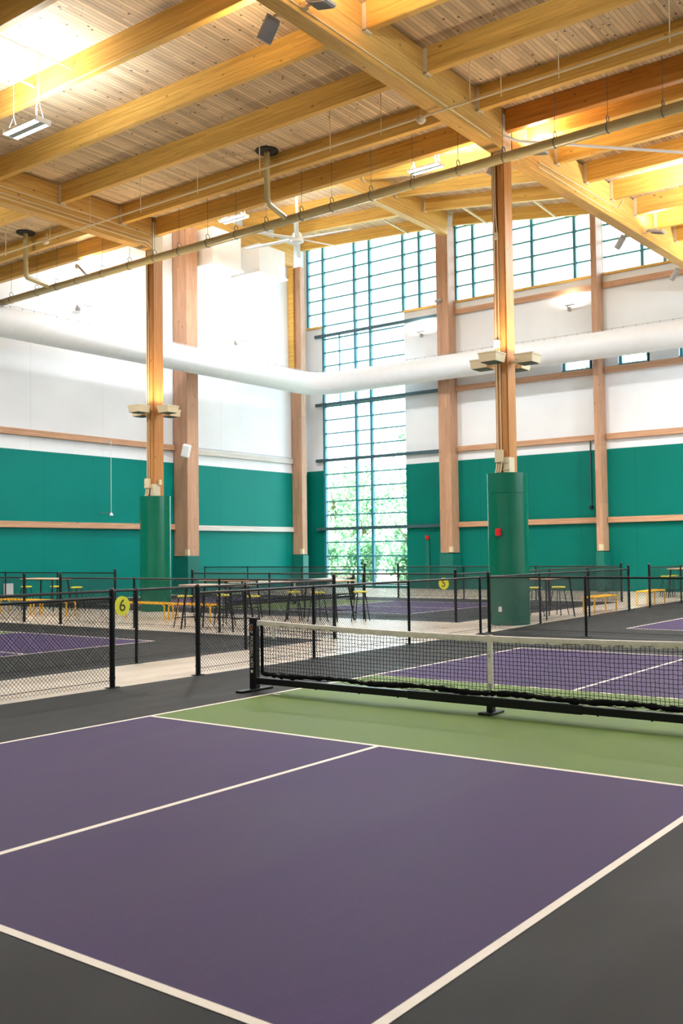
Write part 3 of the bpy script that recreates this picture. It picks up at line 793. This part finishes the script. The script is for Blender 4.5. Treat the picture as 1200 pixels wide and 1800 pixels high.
# pairs either side of the right girder
for y, z in ((4.0, 11.5), (12.6, 11.6), (21.0, 11.75), (26.2, 11.85)):
    w = {4.0: 'at the top of the picture', 12.6: 'just behind the right column', 21.0: 'half way to the back wall', 26.2: 'near the back wall'}[y]
    flood((GX_R+GW/2+.2, y, z), 0, 'flood light on the right side of the right girder, %s' % w, .25, 130)
    flood((GX_R-GW/2-.2, y-.1, z), PI, 'flood light on the left side of the right girder, %s' % w, .95, 60)
flood((-17.95, 19.6, 16.2), 0, 'flood light on the high girder', -.9, 60)
flood((-21.95, 11.85, 11.62), 0.2, 'flood light hung from the edge beam left of the left column', .8, 40)

# small wall lights that wash the walls
def wall_light(loc, rz, label, power=25):
    o = thing('wall_light', label, 'light', loc, rz, 'small wall washers above the duct')
    MB().bbox(-.06, .06, -.02, .12, -.12, .12, .01).build('mount', M['grey'], o)
    MB().tube([(0, .1, 0), (0, .3, .05), (-.1, .4, .05)], .02, 8).build('arm', M['grey'], o)
    MB().bbox(-.38, .02, .3, .52, .04, .09, .01).build('head', M['white'], o)
    MB().box(-.36, .0, .32, .5, .09, .1).build('lens', M['lampsoft'], o)
    area('washer_source', (-.18, .41, .12), .3, power, (1, .96, .9), (0, -.35, 1), o, PI)
    return o
wall_light((XL+.0, 15.9, 11.85), -PI/2, 'small white washer on the left wall before the stout column', 140)
wall_light((XL+.0, 25.2, 11.95), -PI/2, 'small white washer on the left wall between the wall columns', 260)
wall_light((-20.1, YB, 12.2), PI, 'small white washer on the back wall right of the tall window', 45)
wall_light((-12.5, YB, 12.25), PI, 'small white washer on the back wall beside the narrow column', 35)

# ------------------------------------------------------------------ small things on the walls
o = thing('loudspeaker', 'white loudspeaker tilted down on the stout wall column', 'speaker', (-26.2, 20.85, 6.3))
b = MB(); b.bbox(-.17, .17, -.15, .12, -.28, .28, .04)
b.v = [tuple(Matrix.Rotation(.3, 4, 'Y') @ (Matrix.Rotation(.5, 4, 'Z') @ Vector(v))) for v in b.v]; b.build('cabinet', M['white'], o)
g_ = MB(); g_.box(-.13, .13, -.156, -.149, -.24, .24); g_.v = [tuple(Matrix.Rotation(.3, 4, 'Y') @ (Matrix.Rotation(.5, 4, 'Z') @ Vector(v))) for v in g_.v]; g_.build('grille', M['white'], o)
MB().box(-.2, .0, .05, .25, -.05, .05).build('bracket', M['grey'], o)
o = thing('security_camera', 'small grey security camera high on the wide wall column', 'camera', (-18.62, 29.9, 13.5))
MB().bbox(-.07, .07, -.1, .0, -.08, .08, .01).build('mount', M['grey'], o)
MB().tube([(0, -.05, 0), (.0, -.22, -.06), (-.12, -.3, -.1)], .07, 12).build('camera_body', M['grey'], o, smooth=True)
o = thing('alarm_bell', 'red alarm with a dark riser pipe on the green back wall', 'alarm', (-19.93, YB-.025, 2.43))
MB().bbox(-.09, .09, -.12, 0, -.1, .1, .03).build('bell', M['red'], o)
MB().box(-.1, .1, -.06, 0, -2.42, -.12).build('riser', M['green_plain'], o)
o = thing('power_riser', 'thin dark cable pipe on the back wall left of the narrow column', 'pipe', (-11.68, YB-.02, 3.6))
MB().tube([(0, -.03, 0), (0, -.03, 2.8)], .03, 8).build('pipe', M['steel'], o); MB().bbox(-.07, .07, -.1, 0, -.1, .02, .01).build('plug', M['black'], o)
o = thing('hanging_sensor', 'small sensor on a dark arm hung by a thin cable at the left wall', 'sensor', (-26.7, 17.1, 3.4))
MB().tube([(0, 0, 3.05), (0, 0, .12)], .009, 6).build('cable', M['white'], o)
MB().tube([(0, 0, .12), (-.1, -.5, .08)], .018, 6).build('arm', M['steel'], o); MB().lathe([(.03, .12), (.08, .03), (.08, .0), (.0, -.02)], 12, (0, 0, 0), False).build('head', M['white'], o)
MB().beam((0, 0, 3.05), (-.5, 0, 3.05), .03, .03).build('bracket', M['white'], o)
o = MB().bbox(XL+.03, XL+.09, 12.45, 12.85, .3, .76, .01).build('wall_panel', M['white']); tag(o, 'white access panel low on the green left wall at the left edge', 'panel')
for k, (ya, yb_) in enumerate(((11, 21.), (21.9, 29.2))):
    conduit([(XL+.05, ya, 6.67), (XL+.05, yb_, 6.67)], 'thin white conduit on the upper left-wall rail, %s the stout column' % ('before', 'behind')[k], None, .02, 'white')
for k, (xa, xb) in enumerate(((-18.1, -11.3), (-10.9, -4.2))):
    conduit([(xa, YB-.04, 6.67), (xb, YB-.04, 6.67)], 'thin white conduit on the second back-wall rail, %s the narrow column' % ('left of', 'right of')[k], None, .018, 'white')

# ------------------------------------------------------------------ chain-link fences
def chain(mb, L, z0, z1, p=.056, t=.0039):
    # two families of straight diagonal wires in the local xz plane, clipped to the panel
    h = z1-z0; n = int((L+h)/p)+1
    for s in (1, -1):
        for k in range(n):
            a = -h+k*p+(p/2 if s < 0 else 0)
            # line x = a + t, z = z0 + t (s=1) or mirrored
            t0 = max(0, -a); t1 = min(h, L-a)
            if t1-t0 < .01: continue
            if s > 0: P, Q = (a+t0, 0, z0+t0), (a+t1, 0, z0+t1)
            else: P, Q = (L-a-t0, 0, z0+t0), (L-a-t1, 0, z0+t1)
            P, Q = Vector(P), Vector(Q); y = .0018*s
            d = (Q-P).normalized(); u = Vector((-d.z, 0, d.x))*t/2; w = Vector((0, t/2, 0))
            o = Vector((0, y, 0))
            mb.add([P+u+o, P-u+w+o, P-u-w+o, Q+u+o, Q-u+w+o, Q-u-w+o], [(0, 1, 4, 3), (1, 2, 5, 4), (2, 0, 3, 5)])
    # knuckled tips above the top wire
    k = 0
    x = p/2
    while x < L:
        mb.beam((x, 0, z1-.004), (x+.006, 0, z1+.018), t, t); x += p
def fence(a, b_, posts, label, group='chain-link fences around the courts', z1=1.15, rail=(True,)):
    """posts: list of (distance, terminal?)"""
    a = Vector((*a, 0)); e = Vector((*b_, 0)); d = e-a; L = d.length
    o = thing('chain_link_fence', label, 'fence', tuple(a), math.atan2(d.y, d.x), group)
    x0, x1 = 0, L
    for s, term in posts:
        r, h = (.037, 1.27) if term else (.027, 1.19)
        p = MB(); p.lathe([(r, .0), (r, h)], 16, (s, 0, 0))
        if term:
            p.lathe([(r+.006, h-.01), (r+.006, h+.015), (r*.8, h+.038), (r*.35, h+.05), (.001, h+.052)], 16, (s, 0, 0), False)
            for z in (.12, .45, .8, 1.12):
                p.lathe([(r+.005, z), (r+.005, z+.03)], 12, (s, 0, 0))
        else:
            p.lathe([(r+.005, h-.03), (r+.006, h), (r*.5, h+.04), (.001, h+.045)], 12, (s, 0, 0), False)
        po = p.build('post', M['black'], o, smooth=True)
        f = MB(); f.box(s-.09, s+.09, -.05, .05, .003, .012); f.build('base_plate', M['black'], po)
    MB().tube([(x0, 0, 1.19), (x1, 0, 1.19)], .021, 12).build('top_rail', M['black'], o, smooth=True)
    MB().tube([(x0, 0, .1), (x1, 0, .1)], .004, 6).build('tension_wire', M['black'], o)
    m = MB(); m.use(M['black']); chain(m, L, .04, z1)
    m.build('chain_link_mesh', M['black'], o)
    return o
fence((-5.2, -8.2), (-5.2, -.81), [(.1, 0), (1.4, 0), (4.4, 0), (7.39, 1)], 'chain-link fence left of the gap beside the number 6 sign')
fence((-5.2, .77), (-5.2, 9.40), [(0, 1), (2.69, 0), (5.59, 0), (8.35, 0)], 'chain-link fence behind the net running away from the gap')
fence((-5.17, 9.45), (4.5, 9.45), [(0, 1), (2.2, 0), (5.0, 0), (7.8, 0)], 'chain-link fence across the far end of the near court')
fence((-7.2, -8.2), (-7.2, 6.63), [(1.5, 0), (4.2, 0), (6.9, 0), (9.56, 0), (12.16, 0), (14.83, 1)], 'chain-link fence on the far side of the beige walkway')
fence((-7.25, 6.63), (-16.15, 6.63), [(3.2, 0), (6.05, 0), (8.9, 1)], 'chain-link fence along the far end of the left court')
fence((-17.7, 6.63), (-26.2, 6.63), [(0, 1), (3, 0), (6, 0)], 'chain-link fence at the left edge beyond the small gap')
fence((-16.55, 11.75), (-7.35, 11.75), [(0, 1), (3.1, 0), (6.4, 0), (9.2, 1)], 'chain-link fence in front of the back left court, carrying the number 5 sign')
fence((-20.1, 11.75), (-27.0, 11.75), [(0, 1), (3, 0), (6.0, 0)], 'chain-link fence at the left wall behind the bar table')
fence((-7.35, 11.8), (-7.35, 22.6), [(2.6, 0), (5.3, 0), (8.0, 0), (10.8, 1)], 'chain-link fence on the right side of the back left court')
fence((-26.6, 22.35), (-17.75, 22.35), [(0, 0), (2.6, 0), (5.65, 0), (8.85, 1)], 'farthest chain-link fence in front of the tall window, left part')
fence((-16.15, 22.35), (-7.4, 22.35), [(0, 1), (2.9, 0), (5.8, 0)], 'farthest chain-link fence near the back wall, right part')
fence((-5.3, 9.6), (-5.3, 17.9), [(2.6, 0), (5.5, 0), (8.3, 1)], 'chain-link fence passing right behind the right green sleeve')
fence((-5.35, 19.7), (-5.4, 28.5), [(0, 1), (2.9, 0), (5.8, 0), (8.7, 0)], 'chain-link fence at the right edge before the yellow bench')

# number signs
def num_sign(loc, rz, n, label, r):
    o = thing('number_sign', label, 'sign', loc, rz, None)
    d = MB(); n_ = 40
    d.add([(r*math.cos(2*PI*k/n_), -.006, r*math.sin(2*PI*k/n_)) for k in range(n_)]+[(r*math.cos(2*PI*k/n_), .004, r*math.sin(2*PI*k/n_)) for k in range(n_)],
          [tuple(range(n_)), tuple(reversed(range(n_, 2*n_)))]+[(k, k+n_, (k+1) % n_+n_, (k+1) % n_) for k in range(n_)])
    d.build('plate', M['sign'], o)
    text_mesh('numeral', n, r*1.75, .002, 'ink', o, Matrix.Translation((0, -.008, 0)) @ Matrix.Rotation(PI/2, 4, 'X'))
    return o
num_sign((-5.2, -.64, 1.075), PI/2, '6', 'round yellow sign reading 6 on the fence post', .13)
num_sign((-7.66, 11.71, .955), 0, '5', 'round yellow sign reading 5 on the far fence', .145)

# ------------------------------------------------------------------ portable nets
def top_z(x): return .84+.065*(x/3.35)**2
def make_net():
    o = thing('portable_net', 'near portable net with cream top tape across the near court', 'net', (0, 0, 0))
    rnd = random.Random(3)
    for s in (-1, 1):
        x = s*3.40
        p = MB(); p.bbox(x-.052, x+.052, -.045, .045, .025, .925, .006)
        po = p.build('post', M['black'], o)
        c = MB(); c.bbox(x-.055, x+.055, -.048, .048, .915, .932, .004); c.build('cap', M['black'], po)
        f = MB(); f.bbox(x-.055, x+.055, -.30, .30, .006, .03, .004); f.build('foot', M['black'], o)
        if s < 0:
            def TM(z, y=-.0465): return Matrix.Translation((x-.008, y, z)) @ Matrix(((0, 1, 0, 0), (0, 0, -1, 0), (-1, 0, 0, 0), (0, 0, 0, 1)))
            text_mesh('lettering', 'C', .055, .0006, 'whiteink', po, TM(.835), .032)
            text_mesh('lettering', '&', .062, .0006, 'orange', po, TM(.795), .040)
            text_mesh('lettering', 'D', .055, .0006, 'whiteink', po, TM(.752), .032)
            text_mesh('lettering', 'PICKLEBALL NETS', .062, .0006, 'whiteink', po, TM(.50), .40)
            q = MB(); q.box(x-.025, x+.012, -.047, -.0455, .235, .27); q.build('square_mark', M['whiteink'], po)
    b = MB(); b.bbox(-3.35, -1.0, -.035, .035, .095, .175, .006); b.bbox(1.0, 3.35, -.035, .035, .095, .175, .006); b.bbox(-1.05, 1.05, -.042, .042, .088, .182, .006)
    for x in (-2.4, -1.2, -1.75, 1.2, 1.75): b.lathe([(.012, 0), (.012, .012)], 8, (x, 0, .082))
    b.build('base_bar', M['black'], o)
    f = MB(); f.box(-.035, .035, -.035, .035, .02, .095); f.bbox(-.075, .075, -.16, .16, .006, .03, .004); f.build('centre_foot', M['black'], o)
    # knotted net
    n = MB(); t = .0044; x0, x1 = -3.27, 3.27; zb_ = .24; rows = 13; cols = 146
    wob = {}
    def pt(i, j):
        if (i, j) not in wob:
            x = x0+(x1-x0)*i/cols; zt = top_z(x)-.055
            e = .004
            wob[(i, j)] = Vector((x+rnd.uniform(-e, e), rnd.uniform(-.004, .004)+.012*math.sin(x*1.7+j*.2), zb_+(zt-zb_)*j/rows+rnd.uniform(-e, e)))
        return wob[(i, j)]
    for i in range(cols+1):
        for j in range(rows): n.beam(pt(i, j), pt(i, j+1), t, t)
    for j in range(rows+1):
        for i in range(cols): n.beam(pt(i, j), pt(i+1, j), t, t)
    n.build('net_mesh', M['blacknet'], o)
    # hems
    tp = MB(); m_ = 120; vs = []
    for i in range(m_+1):
        x = -3.34+6.68*i/m_; z = top_z(x); w = .004*math.sin(x*23)+.003*math.sin(x*57+1)
        vs += [(x, -.010+w, z-.068+w), (x, -.016+w, z-.035), (x, -.012, z-.005), (x, 0, z), (x, .012, z-.005), (x, .016-w, z-.035), (x, .010, z-.068)]
    fs = [(i*7+k, i*7+k+1, (i+1)*7+k+1, (i+1)*7+k) for i in range(m_) for k in range(6)]+[(i*7+6, i*7, (i+1)*7, (i+1)*7+6) for i in range(m_)]
    tp.add(vs, fs); tp.build('top_tape', M['tape'], o, smooth=True)
    for s in (-1, 1):
        h = MB(); h.box(s*3.27-.022, s*3.27+.022, -.006, .006, .22, .85)
        for k in range(9): h.tube([(s*3.36, -.01, .25+k*.065), (s*3.27, 0, .26+k*.065)], .003, 5)
        h.build('side_hem', M['blacknet'], o)
    st = MB(); st.box(-.026, .026, -.017, .017, .27, .845); st.build('centre_strap', M['tape'], o)
    bk = MB(); bk.tube([(0, -.02, .27), (0, -.022, .2), (0, -.03, .18)], .006, 6); bk.box(-.016, .016, -.022, -.017, .27, .33); bk.build('strap_buckle', M['grey'], o)
    lg = MB(); lg.tube([(.011*math.cos(a), -.0175, .62+.013*math.sin(a)) for a in [2*PI*k/12 for k in range(12)]], .003, 5, closed=True); lg.box(-.022, .022, -.018, -.0172, .665, .668)
    lg.build('strap_logo', M['green_plain'], o)
    sk = MB(); ps = []; rr = []
    for i in range(160):
        x = -3.27+6.54*i/159; ps.append((x, .01*math.sin(x*9), .222+.01*math.sin(x*5)+rnd.uniform(-.005, .005))); rr.append(.026+rnd.uniform(-.008, .012))
    sk.tube(ps, rr, 9)
    for i in range(240):
        x = rnd.uniform(-3.2, 3.2); z = rnd.uniform(.19, .26); sk.tube([(x, rnd.uniform(-.05, .03), z), (x+rnd.uniform(.05, .15), rnd.uniform(-.06, .04), z+rnd.uniform(-.02, .02)), (x+rnd.uniform(.15, .25), rnd.uniform(-.04, .03), z)], .0028, 4)
    sk.build('gathered_bottom_hem', M['blacknet'], o, smooth=True)
    tg = MB(); tg.add([(-3.10, -.008, .80), (-3.04, -.008, .80), (-3.05, -.008, .68), (-3.085, -.008, .68)], [(0, 3, 2, 1)]); tg.add([(-3.10, -.006, .80), (-3.04, -.006, .80), (-3.05, -.006, .68), (-3.085, -.006, .68)], [(0, 1, 2, 3)])
    tg.build('care_label', M['whiteink'], o)
    return o
net = make_net()
dup(net, (-16.85, 16.95, 0), PI/2, 'far portable net on the back left court seen through the fences')

# ------------------------------------------------------------------ benches, tables, stools
def make_bench():
    o = thing('bench', '', 'bench')
    L, W, H, r = .8, .19, .46, .022
    s = MB(); s.bbox(-L, L, -W, W, H-.045, H, .012)
    for k in range(-3, 4): s.box(-L+.03, L-.03, k*.052-.004, k*.052+.004, H, H+.004)
    s.build('seat', M['yellow'], o)
    for sx in (-1, 1):
        for sy in (-1, 1):
            MB().tube([(sx*(L-.14), sy*(W-.03), H-.03), (sx*(L-.05), sy*(W-.03), H-.05), (sx*(L-.02), sy*(W-.03), H-.1), (sx*(L-.02), sy*(W-.03), 0)], r, 10).build('leg', M['yellow'], o, smooth=True)
    return o
bench = make_bench()
bl = [((-15.58, 9.15, 0), 0, 'yellow bench left of the bar table, nearer the left green sleeve'),
      ((-13.85, 9.15, 0), 0, 'yellow bench just left of the centre bar table'),
      ((-21.15, 8.9, 0), 0, 'yellow bench at the left edge of the picture'),
      ((-19.45, 8.9, 0), 0, 'second yellow bench from the left edge'),
      ((-5.85, 17.15, 0), PI/2, 'yellow bench behind the fence right of the right sleeve'),
      ((-5.85, 21.2, 0), PI/2, 'yellow bench near the right edge of the picture')]
for i, (l, r, lb) in enumerate(bl):
    o = bench if i == 0 else copy_tree(bench)
    o.location = l; o.rotation_euler = (0, 0, r); o['label'] = lb; o['group'] = 'yellow benches beside the courts'
def make_table():
    o = thing('bar_table', '', 'table')
    L, W, H = .9, .38, 1.05
    MB().bbox(-L, L, -W, W, H-.035, H, .008).build('tabletop', M['tabletop'], o)
    for sx in (-1, 1):
        for sy in (-1, 1):
            MB().tube([(sx*(L-.2), sy*(W-.08), H-.04), (sx*(L-.06), sy*(W-.02), 0)], [.028, .02], 10).build('leg', M['black'], o, smooth=True)
    b = MB()
    for sx in (-1, 1): b.tube([(sx*(L-.1), -W+.04, .28), (sx*(L-.1), W-.04, .28)], .013, 8)
    b.tube([(-L+.1, 0, .28), (L-.1, 0, .28)], .013, 8); b.box(-L+.15, L-.15, -.3, .3, H-.06, H-.035)
    b.build('frame', M['black'], o); return o
table = make_table()
for i, (l, r, lb) in enumerate([((-11.12, 7.25, 0), 0, 'bar table nearest the camera in the lounge between the fences'),
      ((-10.95, 10.9, 0), 0, 'bar table beside the far fence in front of the tall window'),
      ((-14.0, 10.75, 0), 0, 'bar table behind the centre benches'),
      ((-22.0, 10.5, 0), 0, 'bar table at the left edge before the green wall'),
      ((-6.05, 14.2, 0), PI/2, 'bar table just right of the right green sleeve'),
      ((-6.5, 26.6, 0), PI/2, 'bar table at the right edge near the back wall')]):
    o = table if i == 0 else copy_tree(table)
    o.location = l; o.rotation_euler = (0, 0, r); o['label'] = lb; o['group'] = 'high bar tables beside the courts'
def make_stool():
    o = thing('bar_stool', '', 'stool')
    H = .76
    MB().lathe([(.02, H-.03), (.16, H-.03), (.185, H-.015), (.185, H), (.16, H+.012), (.02, H+.006)], 20).build('seat', M['lime'], o, smooth=True)
    for k in range(4):
        a = PI/4+k*PI/2; c, s = math.cos(a), math.sin(a)
        MB().tube([(c*.1, s*.1, H-.03), (c*.15, s*.15, H-.07), (c*.27, s*.27, 0)], .013, 8).build('leg', M['black'], o, smooth=True)
    f = MB(); f.tube([(.235*math.cos(PI/4+k*PI/2), .235*math.sin(PI/4+k*PI/2), .24) for k in range(4)], .010, 6, closed=True); f.build('foot_rail', M['black'], o)
    return o
stool = make_stool()
for i, (x, y, lb) in enumerate([(-12.3, 7.35, 'bar stool at the left end of the nearest bar table'),
    (-10.65, 7.95, 'bar stool behind the right end of the nearest bar table'),
    (-11.75, 8.15, 'bar stool behind the middle of the nearest bar table'),
    (-11.35, 10.3, 'bar stool on the near side of the table before the tall window, left one'),
    (-10.55, 10.3, 'bar stool on the near side of the table before the tall window, right one'),
    (-9.75, 11.05, 'bar stool at the right end of the table before the tall window'),
    (-13.75, 10.15, 'bar stool at the table behind the centre benches'),
    (-23.3, 10.65, 'bar stool at the left end of the far left bar table'),
    (-22.4, 11.15, 'bar stool behind the far left bar table'),
    (-20.85, 10.8, 'bar stool at the right end of the far left bar table'),
    (-6.72, 14.85, 'bar stool beside the right sleeve, partly hidden by it'),
    (-6.3, 15.4, 'bar stool with pale seat at the far end of the table right of the sleeve'),
    (-7.15, 26.4, 'bar stool at the far right table, nearer one'),
    (-7.15, 27.2, 'bar stool at the far right table, farther one')]):
    o = stool if i == 0 else copy_tree(stool)
    o.location = (x, y, 0); o.rotation_euler = (0, 0, i*.7); o['label'] = lb; o['group'] = 'bar stools with lime seats'

# ------------------------------------------------------------------ outside
MB().box(-90, 60, YB+.35, 110, -.5, -.05).build('lawn', M['grass'], kind='structure')
def tree(x, y, h, r, label, zc=None, seed=1, n=2600):
    rnd = random.Random(seed)
    o = thing('tree', label, 'tree', (x, y, -.05), 0, 'trees outside the tall window')
    t = MB(); t.tube([(0, 0, 0), (.1, 0, h*.3), (0, .1, h*.6), (.05, 0, h*.85)], [.22, .17, .11, .04], 10)
    for k in range(6):
        a = k*1.05; t.tube([(0, 0, h*.35+k*.3), (math.cos(a)*r*.6, math.sin(a)*r*.6, h*.5+k*.5)], [.07, .02], 6)
    t.build('trunk', M['bark'], o, smooth=True)
    c = MB(); blobs = [(rnd.uniform(-.6, .6)*r, rnd.uniform(-.5, .5)*r, h*rnd.uniform(.18, .9), r*rnd.uniform(.3, .55)) for _ in range(18)]
    for i in range(n):
        bx, by, bz, br = rnd.choice(blobs)
        v = Vector((rnd.gauss(0, 1), rnd.gauss(0, 1), rnd.gauss(0, 1))).normalized()*br*rnd.uniform(.7, 1.05)
        p = Vector((bx, by, bz))+v; p.z = max(.1, p.z)
        s = rnd.uniform(.09, .18); u = Vector((rnd.uniform(-1, 1), rnd.uniform(-1, 1), rnd.uniform(-1, 1))).normalized(); w = u.cross(Vector((rnd.uniform(-1, 1), rnd.uniform(-1, 1), 1))).normalized()
        c.add([p-u*s, p+w*s*.55, p+u*s, p-w*s*.55], [(0, 1, 2, 3)])
    c.build('crown', M['leaf'], o, kind='stuff')
TR = [(-40.5, 50, 9.5, 3.0, 'leafy tree left outside the tall window'), (-35.2, 46.5, 8., 2.6, 'leafy tree in the middle outside the tall window'), (-30., 45.5, 10.6, 2.9, 'tallest leafy tree outside the tall window on the right'),
      (-34.0, 40.0, 3.0, 1.7, 'low bush outside the tall window, left'), (-30.2, 39.5, 2.6, 1.7, 'low bush outside the tall window, middle'), (-26.4, 39, 3.0, 1.7, 'low bush outside the tall window, right'), (-16.5, 50, 15.5, 4.0, 'tall tree behind the small high window')]
for i, (x, y, h, r, lb) in enumerate(TR): tree(x, y, h, r, lb, seed=i+3, n=5200 if h > 4 else 3000)

# ------------------------------------------------------------------ daylight
w = bpy.data.worlds.new('sky'); scn.world = w; w.use_nodes = True
nt = w.node_tree; bg = nt.nodes['Background']
sky = nt.nodes.new('ShaderNodeTexSky'); sky.sky_type = 'HOSEK_WILKIE' if False else 'NISHITA'
sky.sun_disc = False; sky.sun_elevation = math.radians(52); sky.sun_rotation = math.radians(200)
sky.air_density = 1.0; sky.dust_density = 6.0; sky.ozone_density = .6
mx = nt.nodes.new('ShaderNodeMix'); mx.data_type = 'RGBA'; mx.inputs[0].default_value = .75
nt.links.new(sky.outputs[0], mx.inputs[6]); mx.inputs[7].default_value = (7.6, 9.4, 10.8, 1)
nt.links.new(mx.outputs[2], bg.inputs[0]); bg.inputs[1].default_value = .95
sl = bpy.data.lights.new('sun', 'SUN'); sl.energy = 20; sl.angle = math.radians(1.5); sl.color = (1, .96, .88)
so = bpy.data.objects.new('sun', sl); col.objects.link(so)
so.rotation_euler = Vector((-.35, .75, -1.05)).to_track_quat('-Z', 'Y').to_euler()

# ------------------------------------------------------------------ view
scn.view_settings.view_transform = 'Standard'
try: scn.view_settings.look = 'None'
except Exception: pass
scn.view_settings.gamma = 1.0; scn.view_settings.use_curve_mapping = False
scn.view_settings.exposure = 0.12
cy = scn.cycles
cy.use_denoising = True
try: cy.denoiser = 'OPENIMAGEDENOISE'
except Exception: pass
cy.max_bounces = 8; cy.diffuse_bounces = 4; cy.glossy_bounces = 3; cy.transparent_max_bounces = 12
cy.caustics_reflective = False; cy.caustics_refractive = False
cy.sample_clamp_indirect = 8.0
